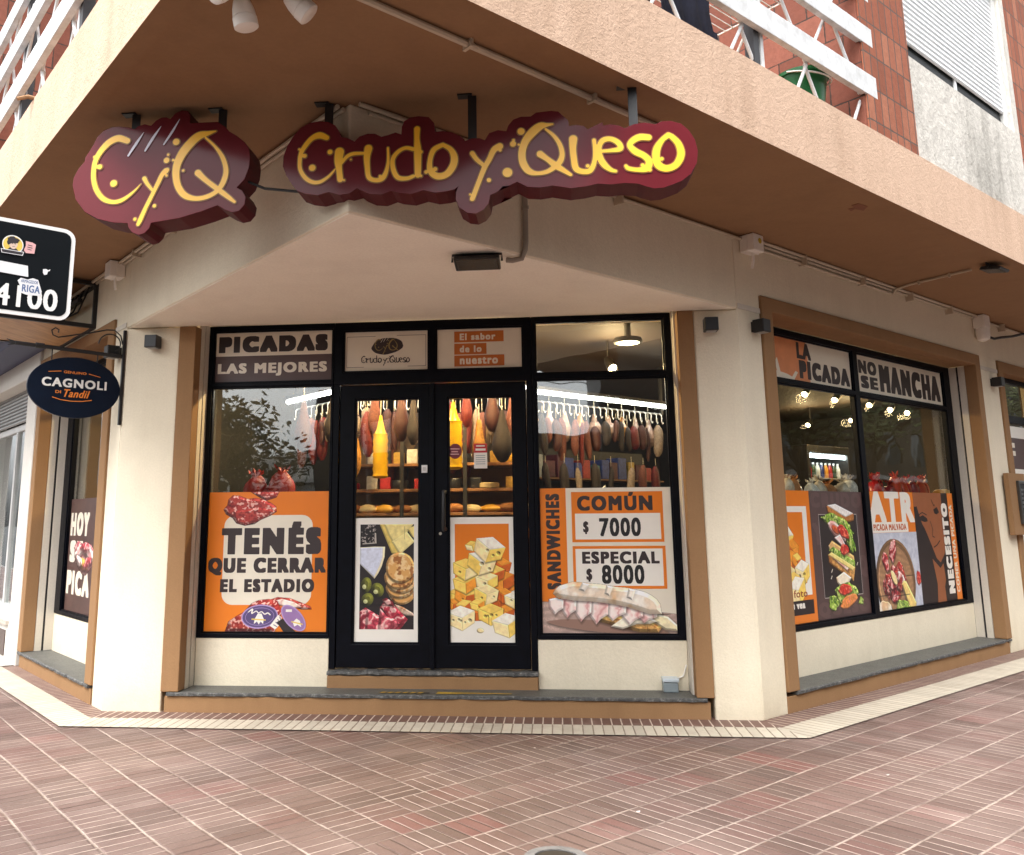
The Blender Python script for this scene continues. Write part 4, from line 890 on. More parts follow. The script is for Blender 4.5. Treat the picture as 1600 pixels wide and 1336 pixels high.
# ================================================================ LEFT SIDE: oval bracket sign, street sign, framed box, neighbour
c_ = FL(.012, 0, 0); FO = Fr((c_.x, c_.y, 0), FL.n, FL.u)                  # (offset from wall, along wall, z): plane across the pavement
t = thing('bracket_sign', 'dark blue oval sign with white and orange lettering hanging from a scrolled iron bracket', 'sign', FL(.01, .02, 2.16))
MB().box(FL, -.012, .012, .001, .022, 2.15, 2.915, MAT['black']).build('wall_bar', t)
arm = MB(); arm.tube([FO(.02, 0, 2.702), FO(.80, 0, 2.722)], .016, MAT['black'], 8); arm.tube([FO(.60, 0, 2.717), FO(.66, 0, 2.719)], .022, MAT['black'], 8)
for e in ((.86, 2.745), (.87, 2.722), (.85, 2.70)): arm.tube([FO(.79, 0, 2.722), FO(*(e[0], 0, e[1]))], [.012, .003], MAT['black'], 6)
arm.build('arm', t, smooth=True)
sc_ = MB(); P = []
for i in range(40):
    a = i / 39; th = math.pi * (-.5 + 0) + a * 4.2; r = .055 + .045 * a
    P.append(FO(.105 + r * math.cos(-th + 2.6), 0, 2.79 + r * math.sin(-th + 2.6)))
sc_.tube(P, .0055, MAT['black'], 6)
Q = [FO(x, 0, z) for x, z in ((.02, 2.80), (.04, 2.87), (.09, 2.91), (.15, 2.905), (.26, 2.868), (.38, 2.835), (.46, 2.812), (.505, 2.80), (.545, 2.815), (.555, 2.85), (.53, 2.872), (.505, 2.86), (.507, 2.835))]
sc_.tube(Q, .0055, MAT['black'], 6); sc_.build('scrollwork', t, smooth=True)
hk = MB()
for x in (.205, .54): hk.tube([FO(x, 0, 2.70), FO(x, 0, 2.62)], .005, MAT['black'], 6)
hk.tube([FO(.02, 0, 2.45), FO(.005, 0, 2.45)], .005, MAT['black'], 6); hk.build('hook', t)
NAVY = flat('dark_navy_sign_paint', (.006, .011, .024), .4, var=.15, spec=.15)
ov = [(.361 + .338 * math.cos(q * math.pi / 32), 2.418 + .236 * math.sin(q * math.pi / 32)) for q in range(64)]
FOV = Fr((c_.x, c_.y, 0), FL.n, (0, 0, 1), FL.u)                          # (offset, z, along)
MB().prism(FOV, ov, -.014, .014, NAVY).build('oval_panel', t, bevel=.003)
# oval lettering: sheet seen from the street side (right = towards the wall)
so = Sheet(FOV(.70, 2.655, -.0155), -FL.n, (0, 0, 1), -FL.u, .68, .475, 680, 475)
WHT = flat('white_print', (.80, .79, .76), .45, var=.04); ORP = flat('orange_print', (.80, .24, .04), .45, var=.05)
so.text('CAGNOLI', 100, 172, 572, 240, WHT, .035, space=1.06)
so.text('GENUINO', 250, 112, 415, 132, ORP, .01); so.rules = []
def rule(pts, wd):
    so.line(pts, wd, ORP, 'lettering'); so.rules.append(so.mb['lettering']); so.mb['lettering'] = MB()
rule([(140, 130), (232, 118)], 5); rule([(432, 122), (520, 140)], 5)
so.text('DI', 200, 268, 240, 290, ORP, .03); so.text('Tandil', 262, 255, 452, 315, ORP, .03, shear=.35)
rule([(180, 322), (240, 338), (320, 345), (400, 340), (468, 326)], 6)
[q.build('ornament_line', t, recalc=False) for q in so.rules]; so.lettering(t)
# street name sign on its pole at the left edge
d_ = Vector((-2.075, 3.187, 2.388)); FS = Fr((d_.x, d_.y, 0), FR.u, FR.n)
t = thing('street_sign', 'black street number sign with white rim and peeling stickers at the left edge', 'sign', FS(-.25, -.03, 0))
PW, PE = (-.50, .130), (2.212, 2.602)
def rr(x0, x1, z0, z1, r):
    P = []
    for cx, cz, a in ((x1 - r, z0 + r, -90), (x1 - r, z1 - r, 0), (x0 + r, z1 - r, 90), (x0 + r, z0 + r, 180)):
        P += [(cx + r * math.cos(math.radians(a + q)), cz + r * math.sin(math.radians(a + q))) for q in range(0, 91, 15)]
    return P
FSP = Fr((d_.x, d_.y, 0), FR.u, (0, 0, 1), FR.n)
MB().prism(FSP, rr(PW[0], PW[1], PE[0], PE[1], .045), -.003, .003, flat('white_sign_enamel', (.82, .82, .80), .4, var=.06)).build('rim', t)
MB().prism(FSP, rr(PW[0] + .016, PW[1] - .016, PE[0] + .016, PE[1] - .016, .032), .0032, .0042, flat('black_sign_enamel', (.006, .008, .010), .4, spec=.12)).build('plate', t)
ss = Sheet(FSP(-.50, 2.602, .0045), FR.u, (0, 0, 1), FR.n, .63, .39, 630, 390)
WS = flat('white_sign_enamel', (.82, .82, .80), .4)
ss.text('4100', 345, 268, 578, 358, WS, .02)
ss.lettering(t)
def sticker(label, build, x0, y0, x1, y1):
    q = Sheet(FSP(-.50 + x0 / 1000, 2.602 - y0 / 1000, .0052), FR.u, (0, 0, 1), FR.n, (x1 - x0) / 1000, (y1 - y0) / 1000, 100, 100); build(q); s_ = q.done('sticker', label, 'sticker', 'stickers on the street sign'); return s_
STW = flat('sticker_white', (.78, .78, .80), .5, var=.05); STB = flat('sticker_ink', (.03, .025, .03), .5); SKIN = flat('sticker_skin_print', (.72, .55, .45), .5); STY = flat('sticker_yellow', (.75, .55, .10), .5); STP = flat('sticker_pink', (.75, .42, .42), .5); STI = flat('sticker_blue_ink', (.08, .14, .30), .5)
def st_face(q):
    q.ell(50, 48, 44, 46, STW, n=30); q.ell(50, 48, 40, 41, STY); q.poly([(28, 78), (40, 62), (60, 60), (78, 78)], STB); q.ell(52, 46, 17, 24, SKIN); q.ell(50, 26, 24, 17, STB, jit=.08, seed=3); q.ell(33, 38, 8, 14, STB, jit=.05); q.line([(44, 44), (50, 43)], 3, STB); q.line([(56, 43), (62, 44)], 3, STB); q.line([(48, 58), (58, 57)], 2, STB)
    q.poly([(2, 76), (98, 76), (94, 96), (6, 96)], STW); q.poly([(5, 79), (95, 79), (91, 93), (9, 93)], STB)
sticker('small round sticker of a dark haired head over a dark ribbon on the street sign', st_face, 352, 66, 440, 150)
sticker('small pale pink sticker on the street sign', lambda q: (q.poly([(10, 0), (70, 5), (100, 18), (92, 95), (20, 100), (0, 80), (14, 40)], STP), q.line([(30, 30), (70, 34)], 6, STB), q.line([(28, 48), (72, 52)], 6, STB), q.line([(30, 66), (66, 70)], 5, STB)), 437, 82, 480, 132)
sticker('white paper strip left on the street sign', lambda q: q.poly([(0, 0), (96, 8), (100, 96), (0, 88)], STW), 340, 180, 462, 232)
sticker('torn white scrap stuck on the street sign', lambda q: q.poly([(5, 20), (45, 10), (70, 22), (98, 5), (92, 30), (70, 42), (60, 85), (25, 98), (8, 70)], STW), 512, 182, 542, 212)
sticker('white sticker with blue letters partly covering the number on the street sign', lambda q: (q.poly([(0, 25), (12, 8), (40, 12), (60, 0), (82, 6), (90, 35), (100, 70), (96, 96), (40, 100), (16, 92), (14, 60)], STW), q.text('ARMAGEDOR', 14, 14, 82, 32, STI, .02), q.text('RIGA', 20, 42, 92, 84, STI, .03)), 424, 232, 516, 304)
pl = MB(); pl.tube([FS(-.30, -.04, -.05), FS(-.30, -.04, 2.66)], .03, flat('grey_pole_steel', (.2, .2, .21), .5, .6), 14); pl.build('pole', t, smooth=True)
ck = MB(); ck.box(FS, -.34, -.26, -.075, -.004, 2.32, 2.36, MAT['black']).box(FS, -.34, -.26, -.075, -.004, 2.45, 2.49, MAT['black']); ck.build('clamp', t)
# black steel frame box with a wooden board, fixed to the left wall
t = thing('framed_sign_box', 'black steel frame box with a wooden board underneath fixed high on the left wall', 'sign box', FL(1.4, 0, 3.1))
fb = MB(); u0, u1, o0, o1, z0, z1 = .88, 1.96, .015, .78, 3.105, 3.515; q = .018
for u in (u0, u1):
    for o in (o0, o1): fb.box(FL, u - q, u + q, o - q, o + q, z0 - q, z1, MAT['black'])
    for z in (z0, z1 - q): fb.box(FL, u - q + .001, u + q - .001, o0 + q, o1 - q, z - q, z + q, MAT['black'])
for o in (o0, o1):
    for z in (z0, z1 - q): fb.box(FL, u0 + q, u1 - q, o - q + .001, o + q - .001, z - q, z + q, MAT['black'])
fb.box(FL, u0 + .1, u1 - .1, .1, .14, 3.33, 3.37, MAT['black']); fb.build('frame', t)
wood = M('varnished_wood_board', .45); wn_ = wood.noise(3, 6, .6, stretch=(2, 2, 60)); wood.color(wood.ramp(wood.noise(2.5, 6, .65, stretch=(9, 1.2, 1)), [(.3, srgb(164, 118, 70)), (.7, srgb(204, 158, 102))]))
MB().box(FL, u0 + q, u1 - q, o0 + q, o1 - q, z0 - .008, z0 + .008, wood.m).build('wooden_board', t)
cb = MB()
for i in range(5): cb.tube([FL(u0 + .1 + i * .17, .05, 3.48), FL(u0 + .02 + i * .17, .15, 3.22 + .03 * i), FL(u0 + .25 + i * .12, .3, 3.13), FL(u0 + .3 + i * .12, .6, 3.13)], .008, MAT['black'], 6)
cb.build('cables', t, smooth=True)
# blue fascia box of the neighbour
t = tag(MB().box(FL, 2.3, 6.0, .02, .36, 3.16, 3.50, flat('deep_blue_sign_face', (.008, .010, .055), .5)).build('blue_sign_box', bevel=.01), 'deep blue shop sign box beyond the wooden board on the left', 'sign box')
# neighbour shop along the left street
t = thing('neighbour_shop', 'white framed neighbouring shop with grey roller shutter at the left edge', 'shop', FL(4.5, 0, 0))
nb = MB(); nb.grid(FL, 2.701, 9, 0, ZS, [(3.10, 6.2, .40, 2.93)], -.4, .03, MAT['white_plaster']); nb.build('wall', t, bevel=.01)
shb = MB(); gs = flat('grey_shutter_metal', (.32, .33, .33), .5, .3)
for i in range(9):
    z = 2.55 + i * .043; shb.add([FL(u, o, z + d) for u in (3.1, 6.2) for o, d in ((-.16, 0), (-.14, .012), (-.14, .03), (-.16, .042))], [(0, 1, 5, 4), (1, 2, 6, 5), (2, 3, 7, 6)], gs)
shb.build('roller_shutter', t)
fw = MB(); fw.grid(FL, 3.1, 6.2, .40, 2.55, [(3.17, 4.5, .47, 2.47), (4.57, 6.13, .47, 2.47)], -.25, -.19, flat('white_window_frame', (.55, .55, .54), .4)); fo_ = fw.build('window_frame', t, bevel=.004)
pane(FL, 3.171, 4.499, .471, 2.469, -.22, t); pane(FL, 4.571, 6.129, .471, 2.469, -.22, t)
MB().box(FL, 3.1, 6.2, -.3, .06, .36, .399, flat('beige_stone_sill', (.45, .40, .34), .6)).build('sill', t)
MB().box(FL, 3.2, 6.1, .031, .04, .05, .30, flat('dark_brown_base_tiles', (.09, .06, .05), .5)).build('base_tiles', t)
rm = MB(); rm.box(FL, 2.75, 6.5, -2.5, -2.4, 0, 3.4, wal).box(FL, 2.72, 2.75, -2.4, -.42, 0, 3.4, wal).box(FL, 6.5, 6.55, -2.4, -.42, 0, 3.4, wal).box(FL, 2.7, 6.6, -2.5, -.41, 3.4, 3.45, wal).box(FL, 2.7, 6.6, -2.5, -.41, .3, .35, flr); rm.build('room', t)
# ================================================================ POSTERS AND PRINTED PANELS ON THE GLASS
PO = flat('poster_orange', srgb(232, 128, 36), .28, var=.04, scale=4); PC = flat('poster_cream', srgb(232, 224, 206), .3, var=.03); PB = flat('poster_brown', srgb(64, 46, 44), .45, var=.05); PDK = flat('poster_charcoal', srgb(42, 34, 34), .45, var=.1); PWH = flat('poster_white', srgb(240, 236, 226), .28, var=.02); PBK = flat('poster_black', (.008, .007, .007), .45)
PBR = flat('poster_dull_brown', srgb(86, 66, 64), .45, var=.06); PTX = flat('poster_dark_text', srgb(50, 38, 38), .45, var=.04)
def food(name, stops, scale, kind='voro', sp=None):
    m = M(name, .4)
    e = m.voro(scale) if kind == 'voro' else m.noise(scale, 6, .7)
    m.color(m.ramp(e, stops)); return m.m
SAL = food('salami_print', [(.0, srgb(240, 206, 190)), (.22, srgb(228, 170, 156)), (.3, srgb(176, 52, 44)), (.6, srgb(140, 32, 32))], 62)
SAL2 = food('salami_roll_print', [(.0, srgb(214, 140, 120)), (.2, srgb(170, 52, 40)), (.5, srgb(112, 26, 26))], 75)
HAM = food('ham_print', [(.32, srgb(142, 34, 52)), (.46, srgb(206, 96, 104)), (.56, srgb(236, 186, 178)), (.64, srgb(186, 62, 78))], 26, 'noise')
PINK = food('cooked_ham_print', [(.3, srgb(236, 196, 192)), (.55, srgb(222, 152, 150)), (.7, srgb(246, 222, 214))], 22, 'noise')
BREAD = food('bread_print', [(.3, srgb(214, 164, 112)), (.42, srgb(238, 214, 186)), (.6, srgb(250, 240, 226)), (.75, srgb(232, 196, 150))], 17, 'noise')
CRUST = food('crust_print', [(.3, srgb(190, 122, 58)), (.6, srgb(232, 186, 112))], 26, 'noise')
CRK = food('cracker_print', [(.0, srgb(122, 66, 24)), (.14, srgb(160, 96, 40)), (.3, srgb(224, 172, 102)), (.6, srgb(240, 204, 142))], 26)
CH_W = food('cheese_white_print', [(.3, srgb(238, 232, 206)), (.7, srgb(252, 248, 236))], 30, 'noise')
CH_Y = food('cheese_yellow_print', [(.3, srgb(240, 200, 92)), (.7, srgb(250, 222, 138))], 30, 'noise')
CH_O = food('cheese_orange_print', [(.3, srgb(214, 116, 30)), (.7, srgb(238, 152, 58))], 30, 'noise')
CH_D = food('cheese_dark_print', [(.3, srgb(176, 80, 24)), (.7, srgb(206, 108, 44))], 30, 'noise')
CH_P = food('cheese_pale_print', [(.3, srgb(246, 216, 148)), (.7, srgb(252, 234, 190))], 30, 'noise')
HOLE = flat('cheese_hole_print', srgb(196, 128, 52), .4)
LET = food('lettuce_print', [(.3, srgb(70, 110, 30)), (.5, srgb(150, 184, 70)), (.7, srgb(206, 222, 130))], 40, 'noise')
TOM = food('tomato_print', [(.3, srgb(150, 24, 20)), (.7, srgb(220, 80, 60))], 40, 'noise')
OLV = food('olive_print', [(.3, srgb(62, 66, 18)), (.7, srgb(120, 122, 44))], 24, 'noise'); OLH = flat('olive_shine_print', srgb(206, 204, 140), .4)
BRIE = food('brie_print', [(.3, srgb(206, 212, 228)), (.7, srgb(236, 240, 248))], 14, 'noise'); RIND = flat('rind_print', srgb(236, 226, 186), .4)
PURP = flat('purple_label_print', srgb(88, 74, 120), .4); LILA = flat('lilac_label_print', srgb(176, 150, 200), .4)
WOODP = food('pale_table_print', [(.3, srgb(176, 142, 130)), (.7, srgb(216, 192, 182))], 16, 'noise')
SHEETS = (FC.n, (0, 0, 1))
def wall_sheet(fr, ul, ur, zt, zb, o, dw, dh):
    """ul/ur: wall coordinate of the viewer's left and right edges"""
    r = fr.u if ur > ul else -fr.u
    return Sheet(fr(ul, o, zt), r, (0, 0, 1), fr.n, abs(ur - ul), zt - zb, dw, dh)
OP = -.2865
# ---- left chamfer window
s = wall_sheet(FC, -2.788, -1.790, 1.622, .538, OP, 1010, 1175); s.base(PO)
s.rrect(140, 200, 872, 950, 90, PC)
c = Cv(1010, 1175, 340)
c.shape([(350, 0), (590, 0), (565, 50), (480, 78), (420, 45)], (170, 52, 46), tex=T_SALAMI, shade=.4, edge=22)
c.shape([(165, 65), (200, 28), (260, 32), (330, 60), (390, 52), (450, 62), (520, 92), (565, 125), (572, 170), (520, 205), (440, 240), (390, 275), (310, 288), (240, 268), (205, 222), (150, 190), (128, 150), (158, 110)], (178, 54, 48), tex=T_SALAMI, shade=.45, edge=24)
c.shape([(210, 160), (300, 150), (420, 130), (530, 150), (560, 172), (500, 210), (400, 255), (310, 284), (240, 265), (215, 215)], (168, 46, 42), tex=T_SALAMI, shade=.4, edge=20)
put_picture(s, c, 0, 0, 1010, 1175, 'salami_slices')
s.text('TENÉS', 122, 255, 945, 530, PTX, .105, space=1.10); s.text('QUE CERRAR', 20, 558, 985, 705, PTX, .085, space=1.06); s.text('EL ESTADIO', 125, 735, 895, 845, PTX, .09, space=1.08)
c = Cv(1010, 1175, 340)
c.shape([(520, 912), (600, 884), (700, 892), (800, 930), (870, 960), (880, 984), (800, 986), (700, 960), (590, 950)], (150, 44, 36), tex=T_SALAMI, shade=.4, edge=16); c.shape([(570, 915), (640, 898), (740, 925), (800, 965), (720, 975), (620, 950)], (238, 222, 206), tex=T_PINK, shade=.2, shadow=.2)
c.shape([(175, 1180), (205, 1085), (270, 1040), (330, 1005), (390, 935), (450, 908), (530, 900), (600, 915), (640, 1000), (620, 1080), (580, 1180)], (140, 36, 32), tex=T_SALAMI, shade=.5, edge=40)
put_picture(s, c, 0, 0, 1010, 1175, 'salami_roll')
s.ell(460, 1045, 150, 98, LILA, rot=-6); s.ell(460, 1045, 140, 88, PURP, rot=-6); s.ell(460, 1045, 118, 72, LILA, rot=-6); s.ell(460, 1045, 115, 69, PURP, rot=-6)
s.strokes([[(365, 1010, 3), (400, 985, 6), (395, 1020, 4), (430, 1000, 4), (450, 1015, 4), (475, 1005, 4), (500, 1025, 5), (525, 1015, 5), (545, 1030, 5)]], PWH)
s.poly([(420, 1065), (445, 1020), (475, 1020), (495, 1065), (490, 1105), (470, 1085), (455, 1110), (440, 1085), (415, 1105)], PWH); s.poly([(395, 1060), (510, 1068), (512, 1078), (395, 1072)], STY)
s.poly([(545, 1120), (610, 1030), (640, 1050), (625, 1110), (590, 1150)], PWH)
for i in range(4): s.line([(575 + i * 16, 1110 - i * 22), (605 + i * 10, 1128 - i * 18)], 6, PURP)
s.poly([(600, 1090), (650, 1060), (760, 1172), (660, 1172)], PDK)
s.ell(735, 1055, 130, 70, LILA, rot=48); s.ell(735, 1055, 120, 60, flat('mid_lilac_print', srgb(150, 116, 168), .4), rot=48)
s.poly([(730, 1090), (760, 1060), (790, 1080), (800, 1130), (770, 1110), (745, 1125)], PWH); s.poly([(720, 1080), (812, 1102), (810, 1112), (718, 1090)], STY); s.rect(672, 985, 722, 1006, PWH)
s.done('window_poster', 'orange poster reading TENÉS QUE CERRAR EL ESTADIO with salami in the left entrance window', 'poster', 'posters on the shop glass')
s = wall_sheet(FC, -2.790, -1.788, 2.942, 2.512, OP, 945, 400); s.base(PC); s.rect(0, 192, 945, 400, PBR)
s.text('PICADAS', 28, 36, 900, 164, PTX, .115, space=1.12); s.text('LAS MEJORES', 26, 248, 896, 350, PC, .07, space=1.05)
s.done('window_poster', 'transom panel reading PICADAS LAS MEJORES above the left entrance window', 'poster', 'posters on the shop glass')
# ---- logo and slogan above the doors
s = wall_sheet(FC, -1.690, -1.004, 2.910, 2.578, OP, 545, 262); s.base(PC)
for a in ([(12, 32), (200, 32)], [(340, 30), (530, 30)], [(12, 32), (12, 232)], [(530, 30), (530, 232)], [(12, 232), (125, 232)], [(412, 232), (530, 232)]): s.line(a, 2.5, PBR)
s.ell(278, 98, 104, 54, PTX, rot=-6, jit=.02)
k_ = 208 / 1.02
mini = lambda strokes, sx, ox, oy, g=0: [[(ox + p[0] * sx, oy - p[1] * sx, max(p[2] * sx + g, .8)) for p in st] for st in strokes]
s.strokes(mini(STR_A, 205, 285, 95), flat('olive_gold_print', srgb(150, 128, 76), .4), cell=1.6); s.strokes(mini(STREAK_A, 205, 285, 95), PC, cell=1.6)
s.strokes(mini(STR_B, 166, 272, 196, .6), PTX, cell=1.6)
s.done('window_poster', 'cream panel with the small oval emblem and handwritten name above the left door', 'poster', 'posters on the shop glass')
s = wall_sheet(FC, -.930, -.243, 2.912, 2.580, OP, 552, 265); s.base(PC)
for y, x1, tx, x2 in ((18, 434, 'El sabor', 380), (98, 322, 'de lo', 290), (176, 436, 'nuestro', 395)):
    s.rect(112, y, x1, y + 72, flat('slogan_orange_print', srgb(196, 108, 40), .42)); s.text(tx, 148, y + 14, x2, y + 58, PC, .055, space=1.08)
s.done('window_poster', 'cream panel with the slogan in three orange bars above the right door', 'poster', 'posters on the shop glass')
# ---- door posters
s = wall_sheet(FC, -1.592, -1.070, 1.408, .462, OP - .005, 483, 911); s.base(PWH); s.rect(46, 48, 440, 812, PDK)
c = Cv(394, 764, 260, (34, 28, 30)); D = lambda P: [(x - 46, y - 48) for x, y in P]
c.shape([(0, 0), (394, 0), (394, 764), (0, 764)], (36, 29, 31), shade=0, shadow=0, tex=T_SPOT)
c.shape(D([(48, 50), (160, 50), (166, 190), (52, 196)]), (26, 22, 24), tex=lambda nz, y, x, q: mixc(q, (170, 160, 154), np.clip((nz(12) - .62) * 9, 0, 1)), shade=.2)
c.shape(D([(150, 110), (162, 112), (166, 190), (62, 196), (62, 188), (150, 182)]), (190, 182, 172), shade=.2, shadow=0)
c.shape(D([(188, 46), (300, 46), (340, 250), (318, 268), (278, 262)]), (232, 206, 110), tex=T_CHEESE, shade=.2); c.shape(D([(222, 46), (438, 46), (390, 110), (330, 150), (284, 176), (258, 130)]), (244, 226, 148), tex=T_CHEESE, shade=.2); c.shape(D([(278, 174), (388, 102), (446, 176), (338, 272)]), (246, 230, 156), tex=T_CHEESE, shade=.22); c.shape(D([(392, 85), (440, 60), (440, 150), (425, 140)]), (236, 214, 130), tex=T_CHEESE, shade=.3)
c.shape(D([(46, 218), (150, 212), (230, 213), (226, 290), (205, 360), (180, 410), (153, 448), (95, 390), (46, 340)]), (238, 226, 188), shade=.3, edge=14); c.shape(D([(46, 222), (150, 217), (212, 218), (210, 290), (188, 355), (150, 436), (95, 385), (46, 338)]), (216, 222, 240), tex=T_BRIE, shade=.12, shadow=0)
for x, y, rx, ry, q in ((352, 540, 98, 96, 0), (336, 512, 100, 78, 1), (344, 470, 104, 84, 2), (330, 440, 106, 84, 3), (340, 366, 106, 112, 4)): c.ell(x - 46, y - 48, rx, ry, (222, 168, 98), jit=.008, seed=q, tex=T_CRACK, shade=.45, edge=14, shadow=.6)
for x, y, rx, ry, ro in ((92, 494, 40, 58, 10), (176, 530, 47, 54, -20), (102, 600, 44, 52, 30)):
    c.ell(x - 46, y - 48, rx, ry, (104, 106, 40), rot=ro, tex=T_SPOT, shade=.75, edge=26); c.ell(x - 58, y - 36, rx * .36, ry * .3, (206, 208, 150), shade=.1, shadow=0, edge=20)
c.shape(D([(40, 690), (90, 655), (150, 690), (200, 720), (240, 830), (40, 830)]), (150, 38, 56), tex=T_HAM, shade=.45, edge=18); c.shape(D([(100, 664), (150, 690), (196, 730), (180, 830), (86, 830)]), (196, 70, 88), tex=T_HAM, shade=.45, edge=18)
c.shape(D([(300, 630), (360, 650), (436, 695), (446, 720), (380, 712), (320, 690)]), (206, 180, 160), tex=T_CRUST, shade=.4); c.shape(D([(192, 660), (230, 600), (300, 640), (350, 690), (398, 740), (330, 830), (190, 830), (230, 720)]), (172, 48, 66), tex=T_HAM, shade=.5, edge=20); c.shape(D([(196, 660), (250, 720), (310, 740), (340, 770), (280, 830), (180, 830)]), (210, 96, 108), tex=T_HAM, shade=.45, edge=18); c.shape(D([(210, 600), (240, 585), (290, 615), (300, 650), (240, 640)]), (120, 36, 44), tex=T_HAM, shade=.4)
put_picture(s, c, 46, 48, 440, 812, 'cheese_board')
s.done('door_poster', 'white bordered poster of crackers, olives, cheese and ham on the left door', 'poster', 'posters on the shop glass')
s = wall_sheet(FC, -.842, -.327, 1.408, .462, OP - .005, 485, 915); s.base(PWH); s.rect(44, 50, 440, 752, PO)
def cube(x, y, z, rot, top, left, right, holes=0, seed=0):
    """a cheese cube in the printed picture: three visible faces"""
    c, q = math.cos(math.radians(rot)), math.sin(math.radians(rot))
    R = lambda px, py: (x + px * c - py * q, y + px * q + py * c)
    T_ = [R(-z * .9, -z * .25), R(0, -z * .62), R(z * .9, -z * .25), R(.05 * z, z * .15)]
    s.poly([R(-z * .9, -z * .25), R(.05 * z, z * .15), R(.02 * z, z * .95), R(-z * .82, z * .5)], left); s.poly([R(.05 * z, z * .15), R(z * .9, -z * .25), R(z * .82, z * .5), R(.02 * z, z * .95)], right); s.poly(T_, top)
    rn_ = random.Random(seed)
    for i in range(holes):
        hx, hy = rn_.uniform(-.5, .6) * z, rn_.uniform(.2, .5) * z; s.ell(*R(hx, hy), z * rn_.uniform(.07, .15), z * rn_.uniform(.07, .14), HOLE, n=14)
W_, Y_, O_, D_, P_ = (252, 246, 230), (252, 214, 104), (244, 158, 52), (206, 98, 30), (254, 232, 172)
c = Cv(485, 915, 300); c.shape([(46, 700), (440, 690), (440, 752), (46, 752)], (206, 104, 30), shade=0, shadow=0)
for (x, y, z, rot, a, b, d, hl) in ((450, 490, 48, 6, O_, D_, O_, 0), (385, 345, 66, 8, O_, D_, D_, 0), (385, 450, 84, -4, O_, O_, D_, 0), (330, 400, 70, 4, Y_, O_, D_, 0), (200, 440, 80, 0, Y_, O_, O_, 0), (55, 560, 60, -6, Y_, Y_, O_, 0), (30, 625, 46, 10, O_, O_, D_, 0), (190, 530, 80, 10, Y_, O_, D_, 0), (125, 560, 78, 12, Y_, O_, D_, 1), (115, 470, 80, -4, Y_, Y_, O_, 0), (120, 365, 86, 4, Y_, Y_, P_, 1), (350, 600, 74, 0, O_, D_, D_, 0), (400, 560, 60, 10, O_, D_, D_, 0), (275, 455, 76, -3, P_, P_, Y_, 1), (165, 205, 42, -14, Y_, P_, Y_, 0), (240, 318, 96, 14, W_, Y_, P_, 2), (300, 220, 104, 18, W_, P_, Y_, 3), (270, 550, 82, 6, P_, Y_, P_, 2), (410, 680, 60, 0, O_, O_, D_, 0), (110, 640, 56, -14, Y_, O_, D_, 0), (205, 630, 50, -8, Y_, Y_, O_, 1), (300, 690, 86, 0, Y_, Y_, Y_, 4), (85, 715, 96, -4, W_, P_, P_, 5), (470, 590, 66, 0, W_, P_, Y_, 1), (415, 765, 96, -8, W_, P_, Y_, 0)): c.cube(x, y, z, rot, a, b, d, hl, int(x + y))
c.ell(225, 820, 26, 18, P_, tex=T_CHEESE)
put_picture(s, c, 0, 0, 485, 915, 'cheese_cubes')
s.done('door_poster', 'white bordered poster of a heap of cheese cubes on orange on the right door', 'poster', 'posters on the shop glass')
# ---- right chamfer window: price poster
s = wall_sheet(FC, -.139, .877, 1.623, .534, OP, 1060, 1145); s.base(PC)
s.rect(0, 0, 218, 900, PO); s.text('SANDWICHES', 55, 45, 165, 800, PTX, .08, rot=90, space=1.05)
s.rect(262, 32, 985, 432, PO); s.rect(288, 205, 962, 410, PWH); s.rect(262, 462, 990, 795, PO); s.rect(284, 484, 966, 772, PWH)
s.text('COMÚN', 308, 36, 905, 182, PTX, .07, space=1.06); s.text('$', 350, 266, 394, 368, PTX, .05); s.text('7000', 478, 240, 805, 386, PBK, .035, space=1.06)
s.text('ESPECIAL', 335, 505, 940, 600, PTX, .065, space=1.05); s.text('$', 364, 638, 410, 740, PTX, .05); s.text('8000', 486, 610, 816, 756, PBK, .035, space=1.06)
c = Cv(1060, 1145, 360)
c.shape([(0, 890), (300, 905), (1060, 985), (1060, 1150), (0, 1150)], (198, 170, 158), tex=T_WOOD, shade=0, shadow=0)
c.ell(520, 1085, 470, 42, (150, 118, 104), rot=5, shade=0, shadow=.5, jit=.02)
c.shape([(400, 990), (620, 1000), (860, 1030), (935, 1085), (905, 1125), (760, 1122), (590, 1082), (460, 1045)], (226, 176, 104), tex=T_CRUST, shade=.5, edge=26)
c.shape([(905, 985), (985, 1005), (1058, 1072), (1052, 1112), (960, 1104), (860, 1040)], (244, 232, 190), tex=T_CHEESE, shade=.35, edge=14)
c.shape([(540, 1080), (640, 1010), (780, 985), (900, 1040), (840, 1060), (740, 1062), (630, 1100)], (252, 244, 222), tex=T_CHEESE, shade=.35, edge=12)
for i, (x, y, w_, h_) in enumerate(((720, 935, 190, 120), (610, 905, 190, 165), (480, 890, 190, 150), (360, 880, 170, 185), (250, 872, 150, 175), (150, 868, 130, 150), (60, 872, 120, 120))):
    c.shape([(x, y), (x + w_ * .5, y - 12), (x + w_, y + 10), (x + w_ * .95, y + h_ * .6), (x + w_ * .62, y + h_ * .78), (x + w_ * .40, y + h_), (x + w_ * .18, y + h_ * .72), (x + 4, y + h_ * .5)], (244, 208, 202) if i % 2 else (250, 226, 220), tex=T_PINK, shade=.26, edge=14, shadow=.4)
c.shape([(95, 830), (115, 795), (150, 768), (250, 738), (330, 742), (400, 750), (490, 758), (580, 775), (680, 785), (760, 802), (820, 818), (865, 842), (905, 872), (930, 910), (938, 985), (840, 984), (700, 938), (560, 908), (400, 890), (250, 882), (130, 862)], (240, 220, 196), tex=T_BREAD, shade=.24, edge=34, shadow=.55)
